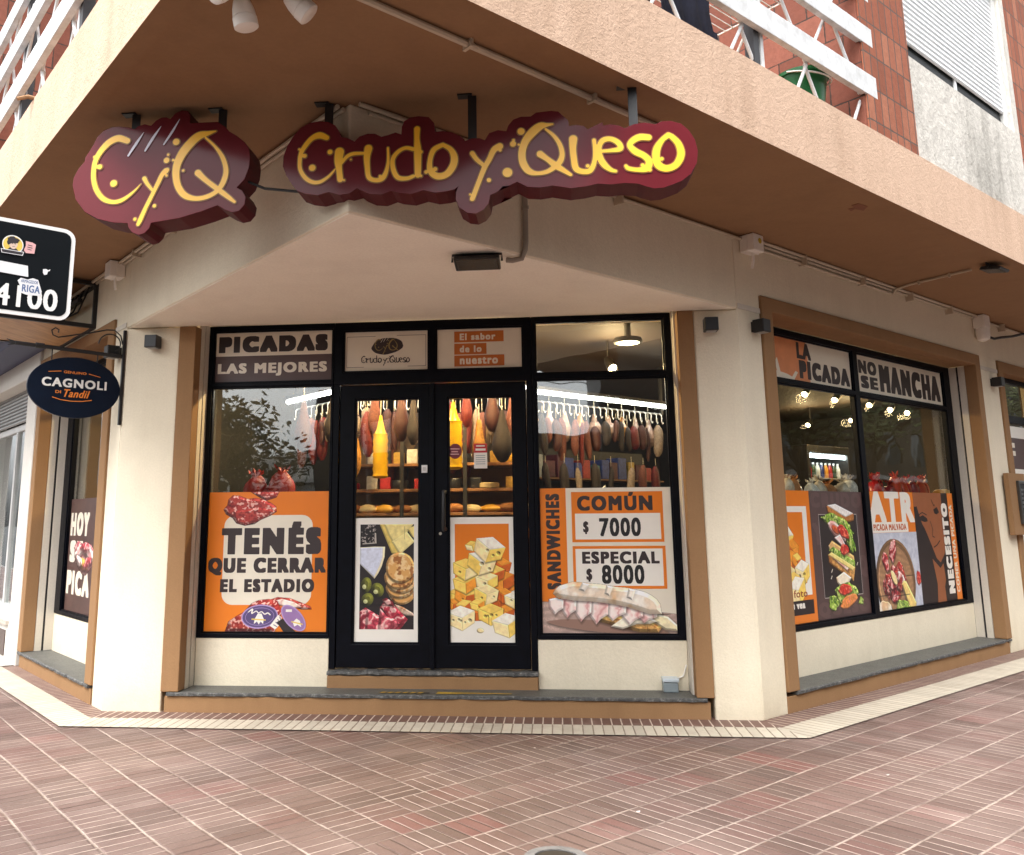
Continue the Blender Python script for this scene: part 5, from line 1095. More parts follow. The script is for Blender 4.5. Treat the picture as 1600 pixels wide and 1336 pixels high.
for P in ([(330, 742), (300, 800), (345, 815), (390, 760)], [(520, 764), (500, 830), (540, 850), (570, 778)], [(690, 790), (670, 860), (715, 880), (745, 800)]): c.shape(P, (252, 240, 222), tex=T_BREAD, shade=.4, edge=14, shadow=.12)
put_picture(s, c, 0, 0, 1060, 1145, 'long_sandwich')
s.done('window_poster', 'price poster for sandwiches COMÚN $7000 and ESPECIAL $8000 in the right entrance window', 'poster', 'posters on the shop glass')
# ---- right street window: four posters and two transom panels
s = wall_sheet(FR, .507, 1.322, 1.605, .532, OP, 830, 1000); s.base(PO)
s.rect(0, 120, 770, 790, PWH); s.rect(0, 165, 700, 700, PO)
c = Cv(830, 1000, 260)
for (x, y, z, rot, a, b, d, hl) in ((430, 330, 100, 20, W_, P_, Y_, 2), (330, 400, 110, 0, Y_, O_, O_, 1), (510, 430, 90, 10, O_, D_, O_, 0), (480, 520, 100, 0, O_, O_, D_, 0), (570, 520, 66, 10, Y_, O_, D_, 1), (420, 620, 95, 0, P_, Y_, P_, 1), (640, 600, 105, -6, W_, P_, Y_, 3), (500, 670, 84, 0, Y_, Y_, O_, 1), (540, 730, 120, -14, W_, P_, Y_, 0)): c.cube(x, y, z, rot, a, b, d, hl, int(x + y))
put_picture(s, c, 0, 0, 830, 1000, 'cheese_cubes_small')
s.text('la foto', 360, 745, 690, 800, flat('brown_ink_print', srgb(150, 78, 40), .4), .03); s.rect(0, 825, 780, 930, PDK); s.text('que vea', 340, 845, 640, 900, PWH, .06)
s.done('window_poster', 'orange poster with cheese cubes partly hidden by the left side of the right street window', 'poster', 'posters on the shop glass')
s = wall_sheet(FR, 1.324, 2.243, 1.605, .532, OP, 930, 1000); s.base(PBR); GH = flat('ghost_lettering_print', srgb(98, 76, 74), .45)
s.text('CRUDO', 20, 10, 900, 130, GH, .08, space=1.1); s.text('QUESO', 20, 860, 900, 985, GH, .08, space=1.1); s.text('Y', 20, 250, 180, 420, GH, .08); s.text('Q', 760, 520, 915, 700, GH, .08)
s.rect(130, 185, 790, 830, PDK)
for a in ([(130, 185), (790, 185)], [(130, 185), (130, 830)], [(790, 185), (790, 830)], [(130, 830), (250, 830)], [(640, 830), (790, 830)]): s.line(a, 5, flat('thin_frame_print', srgb(190, 182, 178), .4))
c = Cv(930, 1000, 330)
c.shape([(275, 118), (430, 105), (745, 185), (730, 240), (570, 255), (285, 170)], (196, 128, 62), tex=T_CRUST, shade=.4, edge=14); c.shape([(280, 112), (430, 100), (742, 178), (590, 208)], (250, 246, 240), tex=T_BRIE, shade=.2, shadow=0)
c.ell(450, 262, 260, 66, (140, 176, 60), rot=14, jit=.07, seed=2, tex=T_LEAF, shade=.5, edge=18); c.ell(640, 395, 120, 62, (130, 168, 56), rot=62, jit=.09, seed=5, tex=T_LEAF, shade=.5, edge=18)
c.ell(420, 318, 160, 58, (238, 180, 172), rot=24, jit=.03, tex=T_PINK, shade=.5, edge=20); c.ell(395, 306, 66, 28, (206, 92, 50), rot=24, tex=T_TOM); c.ell(530, 326, 100, 46, (196, 44, 36), rot=24, jit=.05, tex=T_TOM, shade=.5)
c.shape([(360, 370), (470, 345), (545, 425), (500, 445)], (248, 208, 200), tex=T_PINK, shade=.4)
c.shape([(255, 430), (320, 390), (680, 520), (692, 590), (640, 604), (270, 482)], (226, 180, 112), tex=T_BREAD, shade=.4, edge=16); c.shape([(250, 468), (330, 440), (692, 560), (684, 612), (600, 600)], (134, 172, 58), tex=T_LEAF, shade=.5, edge=12); c.ell(525, 468, 76, 44, (204, 50, 40), jit=.05, tex=T_TOM, shade=.5)
c.shape([(235, 500), (300, 480), (690, 612), (640, 725), (240, 565)], (224, 170, 96), tex=T_CRUST, shade=.4, edge=16); c.shape([(300, 500), (570, 615), (545, 640), (300, 525)], (232, 168, 160), tex=T_PINK, shade=.5); c.shape([(235, 500), (300, 480), (690, 612), (640, 640)], (250, 226, 140), tex=T_CHEESE, shade=.25, shadow=0)
c.shape([(340, 680), (480, 640), (605, 692), (480, 785), (350, 722)], (252, 240, 214), tex=T_BREAD, shade=.35, edge=14)
c.ell(500, 818, 195, 94, (140, 176, 60), jit=.05, seed=9, tex=T_LEAF, shade=.55, edge=24); c.ell(480, 780, 115, 44, (206, 52, 40), jit=.05, tex=T_TOM, shade=.5); c.ell(530, 872, 155, 46, (236, 146, 76), rot=-12, jit=.04, tex=T_TOM, shade=.4); c.ell(270, 872, 84, 60, (150, 186, 66), jit=.08, seed=4, tex=T_LEAF, shade=.5); c.shape([(740, 840), (785, 872), (775, 915), (690, 902)], (156, 190, 70), tex=T_LEAF, shade=.4)
put_picture(s, c, 0, 0, 930, 1000, 'floating_sandwich')
for x, y in ((255, 690), (270, 640), (720, 600)): s.line([(x, y), (x + 22, y - 26)], 8, CH_W)
s.done('window_poster', 'dark brown poster of a sandwich exploded into floating layers in the right street window', 'poster', 'posters on the shop glass')
s = wall_sheet(FR, 2.338, 3.268, 1.615, .532, OP, 930, 1000); s.base(PO)
s.text('ATR', 8, 0, 925, 268, PWH, .06, space=1.02); s.rect(30, 262, 770, 350, PWH); s.text('PICADA MALVADA', 70, 278, 730, 332, flat('rust_ink_print', srgb(192, 92, 30), .4), .05)
s.rect(0, 352, 930, 1000, food('blue_cloth_print', [(.35, srgb(176, 182, 200)), (.65, srgb(214, 218, 228))], 10, 'noise'))
c = Cv(930, 648, 330); c.ell(420, 410, 392, 356, (118, 88, 58), shade=.5, edge=20, tex=T_SPOT); c.ell(420, 414, 345, 318, (176, 134, 96), tex=T_WOOD, shade=-.3, edge=16, shadow=0)
for i in range(30):
    r_ = random.Random(40 + i); a = r_.uniform(0, 6.28); q = r_.uniform(0, 255); f = (T_HAM, T_SALAMI, T_PINK, T_HAM, T_SALAMI)[i % 5]; c.ell(410 + q * math.cos(a), 395 + q * math.sin(a), r_.uniform(60, 120), r_.uniform(34, 66), ((168, 40, 54), (172, 50, 44), (236, 172, 164), (190, 60, 64), (160, 40, 38))[i % 5], rot=r_.uniform(-80, 80), jit=.06, seed=i, tex=f, shade=.5, edge=16)
c.ell(380, 380, 76, 38, (252, 228, 164), rot=50, tex=T_CHEESE, shade=.4); c.shape([(520, 440), (570, 410), (620, 420), (790, 610), (760, 660), (640, 660)], (248, 216, 130), tex=T_CHEESE, shade=.45, edge=18); c.ell(500, 630, 140, 60, (140, 176, 60), jit=.08, seed=8, tex=T_LEAF, shade=.5); c.ell(150, 625, 130, 66, (250, 240, 222), jit=.06, tex=T_BREAD, shade=.4); c.ell(885, 405, 50, 62, (186, 40, 40), jit=.05, tex=T_TOM, shade=.5)
put_picture(s, c, 0, 352, 930, 1000, 'cold_cuts_board')
s.done('window_poster', 'orange poster with big white letters over a round board of cold cuts', 'poster', 'posters on the shop glass')
s = wall_sheet(FR, 3.270, 4.178, 1.615, .532, OP, 908, 1000); s.base(PDK); FB_ = flat('brown_face_print', srgb(152, 92, 58), .45)
s.rect(0, 0, 640, 130, FB_); s.poly([(60, 100), (610, 60), (640, 200), (650, 420), (600, 560), (480, 640), (400, 600), (330, 500), (200, 330), (100, 240)], FB_)
s.poly([(300, 600), (460, 690), (540, 650), (560, 800), (520, 860), (530, 1000), (330, 1000), (360, 820)], FB_); s.poly([(20, 150), (60, 120), (120, 240), (240, 420), (300, 520), (280, 640), (100, 560), (0, 480), (0, 240)], PDK)
s.poly([(90, 225), (180, 205), (270, 235), (280, 262), (200, 268), (110, 250)], PDK); s.poly([(430, 155), (520, 130), (560, 180), (500, 200), (450, 190)], PDK); s.line([(85, 205), (170, 180), (270, 205)], 9, PDK); s.line([(400, 60), (450, 120), (470, 110)], 9, PDK); s.line([(330, 260), (370, 330), (350, 400), (400, 410)], 8, PDK); s.line([(350, 500), (430, 480), (510, 440)], 10, PDK)
s.rect(780, 0, 905, 1000, PO); s.text('NECESITO', 608, 95, 748, 930, PWH, .10, rot=90, space=1.08); s.text('COMER UNA PICADA', 795, 110, 868, 925, PC, .05, rot=90)
s.done('window_poster', 'dark poster with a drawn brown face and the word NECESITO set vertically', 'poster', 'posters on the shop glass')
s = wall_sheet(FR, .507, 2.243, 2.912, 2.537, OP, 1736, 400); s.base(PC); s.poly([(0, 0), (960, 0), (1000, 400), (0, 400)], flat('salmon_orange_print', srgb(222, 142, 92), .42))
s.poly([(330, 400), (400, 300), (470, 330), (440, 250), (480, 200), (520, 330), (620, 340), (700, 360), (760, 300), (800, 310), (720, 400)], PC)
s.text('LA', 800, 20, 1035, 175, PTX, .08, space=1.04); s.text('PICADA', 825, 185, 1700, 360, PTX, .10, space=1.08)
s.done('window_poster', 'transom panel reading LA PICADA with a salmon patch in the right street window', 'poster', 'posters on the shop glass')
s = wall_sheet(FR, 2.337, 4.223, 2.912, 2.537, OP, 1886, 400); s.base(PC)
s.text('NO', 60, 55, 420, 195, PTX, .09, space=1.04); s.text('SE', 90, 215, 430, 345, PTX, .09, space=1.04); s.text('MANCHA', 470, 60, 1830, 350, PTX, .11, space=1.08)
s.done('window_poster', 'transom panel reading NO SE MANCHA in the right street window', 'poster', 'posters on the shop glass')
# ---- left street window poster
s = wall_sheet(FL, 2.30, .505, 1.62, .542, OP, 1795, 1000); s.base(food('brown_board_print', [(.3, srgb(66, 46, 44)), (.7, srgb(92, 66, 60))], 6, 'noise'))
s.text('HOY', 30, 122, 640, 330, PC, .09, space=1.06); s.text('SE', 60, 372, 480, 565, PC, .09, space=1.06); s.text('PICA', 20, 635, 770, 845, PC, .09, space=1.06)
c = Cv(1795, 1000, 300)
c.shape([(210, 420), (330, 372), (470, 400), (560, 380), (740, 400), (900, 470), (920, 540), (780, 600), (640, 665), (520, 660), (360, 600), (230, 520)], (206, 110, 116), tex=T_HAM, shade=.4, edge=40)
for x, y, rx, ry, q, cc, f in ((420, 460, 190, 50, -10, (240, 190, 182), T_PINK), (700, 480, 170, 56, 14, (236, 178, 174), T_PINK), (560, 430, 150, 44, 0, (186, 64, 76), T_HAM), (520, 570, 150, 46, 10, (232, 168, 70), T_CHEESE), (660, 560, 130, 44, -16, (190, 66, 76), T_HAM), (390, 545, 110, 40, 12, (240, 200, 192), T_PINK)): c.ell(x, y, rx, ry, cc, rot=q, jit=.08, tex=f, shade=.5, edge=30, seed=x)
put_picture(s, c, 0, 0, 1795, 1000, 'ham_heart')
s.done('window_poster', 'brown poster reading HOY SE PICA in the left street window', 'poster', 'posters on the shop glass')
# ---- far right door posters
s2 = wall_sheet(FR, 5.255, 6.33, 2.40, .9, -.126, 700, 1000); s2.base(PWH); s2.rect(70, 90, 640, 330, PBR); s2.text('F', 120, 130, 260, 300, PC, .06); s2.text('P', 90, 380, 240, 540, PTX, .06)
s2.done('window_poster', 'white poster with a dark panel in the far right doorway', 'poster', 'posters on the shop glass')
# small notice taped inside the right door, round red sticker
s = wall_sheet(FC, -.640, -.535, 1.98, 1.785, -.2925, 100, 190); s.base(PWH); s.rect(0, 0, 100, 70, flat('notice_red_print', srgb(190, 30, 34), .4)); s.line([(18, 18), (82, 18)], 9, PWH); s.line([(12, 46), (88, 46)], 16, PWH)
for y in (92, 108, 124, 140, 156): s.line([(14, y), (86, y)], 4, flat('notice_grey_print', srgb(120, 130, 136), .5))
s.done('door_notice', 'small red and white notice on the glass of the right door', 'notice')
s = wall_sheet(FC, -.842, -.715, 1.985, 1.86, -.2925, 100, 100); s.ell(42, 50, 42, 48, flat('maroon_sticker', srgb(110, 20, 40), .4)); s.line([(10, 34), (70, 36)], 7, STP); s.line([(18, 52), (60, 53)], 7, STP); s.line([(10, 68), (66, 69)], 7, STP); s.done('door_sticker', 'round maroon sticker on the left edge of the right door glass', 'sticker')
# ================================================================ INSIDE THE SHOP
LED = emis('led_tube_light', (1.0, .96, .88), 9.0); BULB = emis('warm_spot_light', (1.0, .80, .48), 8.0); PEND = emis('warm_pendant_light', (1.0, .72, .35), 10.0)
SHELF = flat('warm_wood_shelf', srgb(150, 104, 62), .5, var=.15); POSTM = flat('black_shelf_post', (.02, .018, .016), .5); BACK = flat('grey_shelf_back', srgb(120, 92, 58), .7, var=.15)
INS = thing_dummy = None
FDS = Fr((-1.22, 8.75, 0), (1, 0, 0), (0, -1, 0))           # display facing the doors: u = x offset
def sausage(name, label, P, L, r, mat, group, tilt=0.0, string=.12, seed=0):
    rn_ = random.Random(seed); t = thing(name, label, 'sausage', P, group); x, y, z = P; n = 9; path = []; R = []
    for i in range(n):
        a = i / (n - 1); path.append((x + tilt * a + .008 * math.sin(a * 5 + seed), y + .006 * math.cos(a * 4 + seed), z - string - L * a)); R.append(r * (.35 + .65 * min(1, 5 * a, 5 * (1 - a)) ** .6) * (1 + .04 * math.sin(9 * a + seed)))
    mb = MB(); mb.tube(path, R, mat, 10); mb.build('casing', t, smooth=True)
    MB().tube([(x, y, z + .02), (x, y, z - string + .01)], .003, CORD, 5).build('string', t)
    return t
CORD = flat('cotton_cord', (.6, .54, .42), .8)
SAUM = [flat('dark_salami_casing', srgb(70, 34, 28), .5, var=.35, scale=40, bump=.9), flat('white_mould_salami', srgb(150, 132, 116), .7, var=.35, scale=40, bump=.9), flat('red_salami_casing', srgb(104, 26, 22), .4, var=.3, scale=40, bump=.9), flat('black_pepper_salami', srgb(44, 34, 30), .6, var=.4, scale=60, bump=.9), flat('reddish_ham_netting', srgb(112, 62, 48), .6, var=.4, scale=70, bump=.9)]
SAUN = ['dark brown', 'pale mould covered', 'red', 'nearly black', 'netted reddish']
def rail_unit(fr, u0, u1, o, zl, label, nh, seed, where):
    """LED tube over a rail of hooks carrying hanging sausages"""
    t = thing('hanging_rail', label, 'rail', fr((u0 + u1) / 2, o, zl - .1), 'sausage rails with light tubes')
    MB().tube([fr(u0, o, zl), fr(u1, o, zl)], .022, LED, 10).build('light_tube', t)
    MB().box(fr, u0, u1, o - .03, o + .03, zl + .024, zl + .06, POSTM).build('tube_housing', t)
    MB().tube([fr(u0, o - .1, zl - .08), fr(u1, o - .1, zl - .08)], .010, flat('steel_rail', (.5, .5, .5), .3, .9), 8).build('bar', t)
    for u in (u0 + .02, u1 - .02): MB().box(fr, u - .015, u + .015, o - .115, o - .085, zl - .09, 3.2, POSTM).build('hanger', t)
    rn_ = random.Random(seed); hk = MB()
    stl = flat('white_hook_wire', (.75, .75, .74), .35)
    for i in range(nh):
        u = u0 + .06 + (u1 - u0 - .12) * i / (nh - 1); hk.tube([fr(u, o - .1, zl - .07), fr(u + .015, o - .08, zl - .10), fr(u + .01, o - .08, zl - .17), fr(u + .03, o - .08, zl - .20), fr(u + .045, o - .08, zl - .18)], .005, stl, 5)
    hk.build('hooks', t)
    return t
GS = 'sausages hanging inside the shop'
def hang_row(fr, u0, u1, o, z, n, seed, where, skip=()):
    rn_ = random.Random(seed)
    for i in range(n):
        if i in skip: continue
        k = rn_.randrange(5); u = u0 + (u1 - u0) * (i + .5) / n + rn_.uniform(-.02, .02)
        sausage('hanging_sausage', '%s sausage hanging on a string %s' % (SAUN[k], where), fr(u, o - .1 + rn_.uniform(-.05, .05), z), rn_.uniform(.22, .5), rn_.uniform(.026, .062), SAUM[k], GS, rn_.uniform(-.02, .02), rn_.uniform(.05, .14), seed * 50 + i)
# right rail runs along b = 2.86 (parallel to the right street), left rail along a = 2.33
FRR = Fr(FAB(4.05, 2.86, 0), FR.u, FR.n); FLL = Fr(FAB(2.33, 4.0, 0), FL.u, FL.n)
rail_unit(FRR, 0, 2.2, 0, 2.70, 'bright light tube over a rail of white hooks behind the right entrance window', 22, 1, '')
hang_row(FRR, .05, 2.15, 0, 2.55, 16, 11, 'behind the right entrance window')
hang_row(FRR, .05, 2.15, .02, 2.06, 8, 12, 'low behind the right entrance window')
rail_unit(FLL, -.55, 1.1, 0, 2.70, 'bright light tube over a rail of hooks behind the left entrance window', 14, 2, '')
hang_row(FLL, -.5, 1.05, 0, 2.55, 16, 13, 'behind the left entrance window')
rail_unit(FDS, -1.0, .95, 0, 2.72, 'dim light tube over the hanging rail facing the doors', 16, 3, '')
hang_row(FDS, -.98, .93, 0, 2.60, 24, 14, 'straight behind the doors')
hang_row(FDS, -.95, .6, -.14, 2.30, 12, 15, 'in the second row behind the doors')
# display shelves facing the doors
t = thing('display_shelf', 'wooden display shelves with black posts behind the entrance doors', 'shelf', FDS(0, -.3, .27))
MB().box(FDS, -1.0, .98, -.52, -.50, .3, 2.5, BACK).build('back_panel', t)
for z in (.75, 1.22, 1.46, 1.70, 1.96):
    MB().box(FDS, -1.0, .98, -.49, -.02, z - .03, z, SHELF).build('shelf_board', t, bevel=.004)
for u in (-1.0, -.35, .30, .96): MB().box(FDS, u - .02, u + .02, -.018, .0, .28, 2.45, POSTM).build('post', t)
# goods on the shelves
PROD = [flat('red_waxed_cheese', srgb(176, 24, 22), .3), flat('yellow_cheese_rind', srgb(226, 170, 60), .45), flat('brown_bread_crust', srgb(168, 112, 62), .7, var=.3, scale=30), flat('black_waxed_cheese', (.02, .02, .02), .3), flat('cream_cheese_rind', srgb(226, 204, 156), .6), flat('kraft_paper', srgb(178, 140, 98), .7)]
PNAM = ['red waxed cheese wheel', 'yellow cheese wheel', 'crusty brown loaf', 'black waxed cheese wheel', 'cream coloured cheese wheel', 'kraft paper parcel']
SHN = {1.22: 'on the lowest visible shelf', 1.46: 'on the lower shelf', 1.70: 'on the middle shelf', 1.96: 'on the upper shelf', .75: 'on the bottom shelf'}
def packet(P, wd, hh, c, nm, label, grp):
    o = MB().box(Fr(P, (1, 0, 0), (0, -1, 0)), -wd / 2, wd / 2, -.03, .03, 0, hh, flat('packet_' + nm, c, .35, var=.3, scale=30)).build('packet', bevel=.008); return tag(o, label, 'packet', grp)
def wheel(P, r, h, k, label, grp):
    o = MB().lathe(P, [(r * .9, 0), (r, h * .15), (r, h * .85), (r * .9, h)], PROD[k], seg=18).build('cheese_wheel', smooth=True); return tag(o, label, 'cheese', grp)
def loaf(P, L, r, rot, label, grp, k=2, seed=0):
    fr = Fr(P, (math.cos(rot), math.sin(rot), 0), (-math.sin(rot), math.cos(rot), 0)); mb = MB(); mb.blob((0, 0, r * .75), (L / 2, r, r * .85), PROD[k], .10, 3, seed, fr)
    return tag(mb.build('bread_loaf', smooth=True), label, 'bread', grp)
rn_ = random.Random(5)
for zi, z in enumerate((1.22, 1.46, 1.70, 1.96)):
    u = -.9
    while u < .9:
        k = rn_.choice((0, 1, 3, 4, 4)) if zi > 1 else rn_.choice((2, 2, 2, 4))
        P = FDS(u, -.14 + rn_.uniform(-.06, .03), z + .001); side = 'left' if u < -.35 else ('middle' if u < .3 else 'right')
        if k == 2: loaf(P, rn_.uniform(.22, .32), rn_.uniform(.045, .06), rn_.uniform(-.4, .4), 'crusty brown loaf %s behind the doors, %s bay' % (SHN[z], side), 'loaves on the display shelves', 2, int(u * 100)); u += .26
        elif rn_.random() < .4 and zi > 1:
            nm, c = rn_.choice((('red', (.45, .03, .03)), ('black', (.02, .02, .02)), ('white', (.6, .57, .5)), ('golden', (.55, .33, .06)))); packet(P, .11, rn_.uniform(.1, .17), c, nm, '%s packet %s behind the doors, %s bay' % (nm, SHN[z], side), 'packets on the display shelves'); u += .14
        else: wheel(P, rn_.uniform(.07, .11), rn_.uniform(.05, .11), k, '%s %s behind the doors, %s bay' % (PNAM[k], SHN[z], side), 'cheeses on the display shelves'); u += .22
for i in range(11):
    r_ = random.Random(i + 900); loaf(FDS(-.9 + i * .18, -.10 + r_.uniform(-.03, .03), 1.461), r_.uniform(.2, .28), r_.uniform(.045, .062), r_.uniform(-.7, .7), 'golden loaf in the front row of bread on the lower shelf behind the doors', 'loaves on the display shelves', (2, 4, 1)[i % 3], i + 300)
# hanging whole hams in nets and yellow cheeses in the doors
NET = flat('gold_cellophane_ham', srgb(176, 124, 62), .25, var=.5, scale=30, spec=.8); YCH = flat('bright_yellow_provolone', srgb(238, 186, 20), .35, var=.12, scale=12)
def provolone(P, L, r, label):
    t = thing('hanging_cheese', label, 'cheese', P, 'yellow cheeses hanging behind the doors')
    prof = [(.012, 0), (.02, -.05), (r * .55, -.14), (r * .8, -.18)]
    n = 12
    for i in range(n + 1): a = i / n; prof.append((r * (.95 + .05 * math.cos(i * math.pi)), -.18 - (L - .2) * a))
    prof.append((r * .7, -L)); MB().lathe(P, prof, YCH, seg=18).build('cheese_body', t, smooth=True)
    MB().tube([P, (P[0], P[1], P[2] + .15)], .004, CORD, 5).build('cord', t)
def ham(P, L, r, label, mat=None):
    t = thing('hanging_ham', label, 'ham', P, 'whole hams hanging behind the doors')
    prof = [(.02, 0), (.035, -.08), (r * .6, -L * .35), (r, -L * .62), (r * .95, -L * .8), (r * .5, -L * .96), (.02, -L)]
    MB().lathe(P, prof, mat or NET, seg=16).build('ham_body', t, smooth=True); MB().tube([P, (P[0], P[1], P[2] + .15)], .004, CORD, 5).build('cord', t)
provolone((-.93, 7.85, 2.46), .62, .085, 'tall bright yellow cheese hanging behind the right door'); provolone((-1.66, 8.1, 2.38), .60, .075, 'yellow cheese hanging behind the left door')
ham((-1.86, 7.75, 2.36), .62, .095, 'golden wrapped ham hanging behind the left edge of the left door'); ham((-1.20, 8.1, 2.36), .6, .09, 'dark netted ham hanging behind the right edge of the left door', SAUM[0]); ham((-.50, 8.2, 2.42), .5, .10, 'dark netted ham hanging behind the middle of the right door', SAUM[3]); ham((-.70, 7.95, 2.30), .42, .07, 'golden wrapped ham hanging behind the notice of the right door'); ham((-.40, 8.3, 2.62), .5, .08, 'reddish netted ham hanging at the right edge of the right door', SAUM[4]); ham((-.82, 8.0, 2.66), .42, .055, 'red sausage shaped ham hanging above the yellow cheese', SAUM[2]); ham((-1.02, 8.0, 2.72), .5, .06, 'red wrapped ham hanging at the left edge of the right door', flat('bright_red_wrapper', srgb(196, 36, 28), .35))
for i, (x, y, z, L, r, k) in enumerate(((-1.45, 8.05, 2.62, .5, .075, 0), (-1.32, 7.95, 2.5, .42, .06, 3), (-1.75, 8.25, 2.66, .46, .07, 4), (-.60, 8.3, 2.66, .44, .08, 0), (-.30, 8.1, 2.55, .5, .085, 3), (-1.08, 8.2, 2.5, .4, .07, 2), (-2.45, 8.2, 2.55, .5, .09, 0), (-2.2, 8.35, 2.6, .46, .08, 3))):
    ham((x, y, z), L, r, ('%s ham hanging among the sausages, %s' % (SAUN[k], ('centre of the left door', 'right half of the left door', 'left half of the left door', 'centre of the right door', 'right edge of the right door', 'between the two doors', 'left entrance window', 'right part of the left entrance window')[i])), SAUM[k])
BAGM = flat('cloudy_vacuum_bag', srgb(176, 150, 140), .25, var=.4, scale=26, spec=.8)
for i in range(9):
    r_ = random.Random(i + 400); ham(FRR(.15 + i * .24, -.22, 2.56), r_.uniform(.26, .36), r_.uniform(.075, .11), 'cloudy vacuum packed ham hanging on the front hooks behind the right entrance window', BAGM if i % 3 else NET)
# ---- lamps
def spot(P, d, label, r=.05):
    t = thing('spot_lamp', label, 'lamp', P, 'lit spot lamps inside the shop')
    D = Vector(d).normalized(); mb = MB(); mb.lathe(P, [(r * .5, -.16), (r, -.10), (r, 0)], POSTM, axis=D, seg=16); mb.build('housing', t, smooth=True)
    MB().lathe(Vector(P) + D * .001, [(r * .88, 0), (r * .80, .012)], BULB, axis=D, seg=16).build('bulb', t)
    MB().tube([Vector(P) - D * .12, (P[0] - D.x * .12, P[1] - D.y * .12, 3.2)], .012, POSTM, 6).build('stem', t)
    l = bpy.data.lights.new('spot_lamp_light', 'POINT'); l.energy = 45 if abs(P[0] + 1.05) < .6 else (7 if P[0] > 2 else 16); l.color = (1, .68, .34); l.shadow_soft_size = .05
    lo_ = bpy.data.objects.new('spot_lamp_light', l); COL.objects.link(lo_); lo_.parent = t; lo_.location = D * .08
for i, (a, b) in enumerate(((7.9, 2.02), (8.74, 2.07), (9.66, 2.06), (10.43, 2.13), (11.04, 2.16), (11.42, 3.97), (11.36, 3.19))):
    p = FAB(a, b, 2.9); spot(p, (-.55, -.6, -.6), ('lit spot lamp nearest the window head in the right street window', 'second lit spot lamp along the track in the right street window', 'third lit spot lamp along the track, just right of the mullion', 'fourth lit spot lamp along the track right of the mullion', 'farthest lit spot lamp of the track in the right street window', 'low lit spot lamp at the left of the right street window', 'low lit spot lamp just left of the mullion of the right street window')[i], .042)
spot((.605, 8.77, 2.9), (.3, -.55, -.7), 'lit spot lamp behind the clear transom of the right entrance window')
for x, y in ((-1.5, 7.6), (-.6, 7.6)): spot((x, y, 3.05), (0, .5, -.85), 'lit spot lamp over the %s door' % ('left' if x < -1 else 'right'))
spot((-2.6, 8.0, 3.05), (.2, .4, -.85), 'lit spot lamp over the left entrance window')
t = thing('ceiling_lamp', 'round warm ceiling lamp behind the clear transom of the right entrance window', 'lamp', (.66, 7.52, 2.93))
MB().lathe((.66, 7.52, 2.905), [(.10, 0), (.10, .012)], PEND, seg=24).build('diffuser', t); MB().lathe((.66, 7.52, 2.918), [(.125, -.012), (.13, .0), (.12, .03), (.03, .05), (.03, .28)], POSTM, seg=24).build('shade', t, smooth=True)
# ---- counters behind the windows with goods on them
cw = flat('white_counter', (.45, .44, .42), .5); 
def counter(fr, u0, u1, o0, o1, z, label):
    t = thing('display_counter', label, 'counter', fr((u0 + u1) / 2, (o0 + o1) / 2, .27))
    MB().box(fr, u0, u1, o0, o1, z - .04, z, SHELF).build('top', t, bevel=.004); MB().box(fr, u0 + .03, u1 - .03, o0 + .03, o1 - .03, .272, z - .041, cw).build('body', t)
counter(FC, -2.75, -1.85, -.95, -.50, 1.52, 'display counter behind the left entrance window'); counter(FC, -.08, .85, -.95, -.50, 1.52, 'display counter behind the right entrance window')
counter(FR, .7, 5.9, -1.05, -.50, 1.50, 'long display counter behind the right street window'); counter(FL, .65, 2.2, -.95, -.50, 1.50, 'display counter behind the left street window')
RED = flat('dark_red_cloth', srgb(140, 14, 16), .5, var=.2); 
def sack(fr, u, o, z, r, h, mat, name, label, cat, grp, seed):
    mb = MB(); mb.blob((u, o, z + h * .45), (r, r * .85, h * .5), mat, .10, 3, seed, fr); t = thing(name, label, cat, fr(u, o, z), grp)
    mb.build('bag', t, smooth=True)
    nk = MB(); n = 8; rr_ = random.Random(seed)
    for i in range(n):
        a = i * 2 * math.pi / n; nk.add([fr(u, o, z + h * .88), fr(u + r * .6 * math.cos(a), o + r * .6 * math.sin(a), z + h * rr_.uniform(1.0, 1.2)), fr(u + r * .6 * math.cos(a + .6), o + r * .6 * math.sin(a + .6), z + h * rr_.uniform(.98, 1.15))], [(0, 1, 2)], mat)
    nk.build('gathered_top', t, recalc=False)
sack(FC, -2.55, -.70, 1.52, .11, .27, RED, 'red_sack', 'rounded dark red wrapped ham standing left behind the orange salami poster', 'ham', 'red wrapped hams in the left entrance window', 3)
sack(FC, -2.33, -.72, 1.52, .12, .30, RED, 'red_sack', 'rounded dark red wrapped ham standing right behind the orange salami poster', 'ham', 'red wrapped hams in the left entrance window', 4)
REDS = [flat('red_foil_bag', srgb(190, 24, 26), .22, var=.3, scale=20, spec=.8), flat('crimson_foil_bag', srgb(150, 20, 34), .25, var=.3, scale=20, spec=.8), flat('orange_red_bag', srgb(206, 64, 30), .3, var=.3, scale=20)]
for i in range(15):
    r_ = random.Random(i + 3); u = 3.42 + i * .09; sack(FR, u, -.68 - r_.uniform(0, .2), 1.50, .08, r_.uniform(.22, .32), REDS[i % 3], 'snack_bag', '%s bag in the heap behind the right half of the street window' % ('bright red foil', 'crimson foil', 'orange red')[i % 3], 'bag', 'red bags heaped in the right street window', i + 20)
PLAS = flat('clear_plastic_bag', srgb(196, 186, 168), .2, var=.3, scale=20, spec=.8)
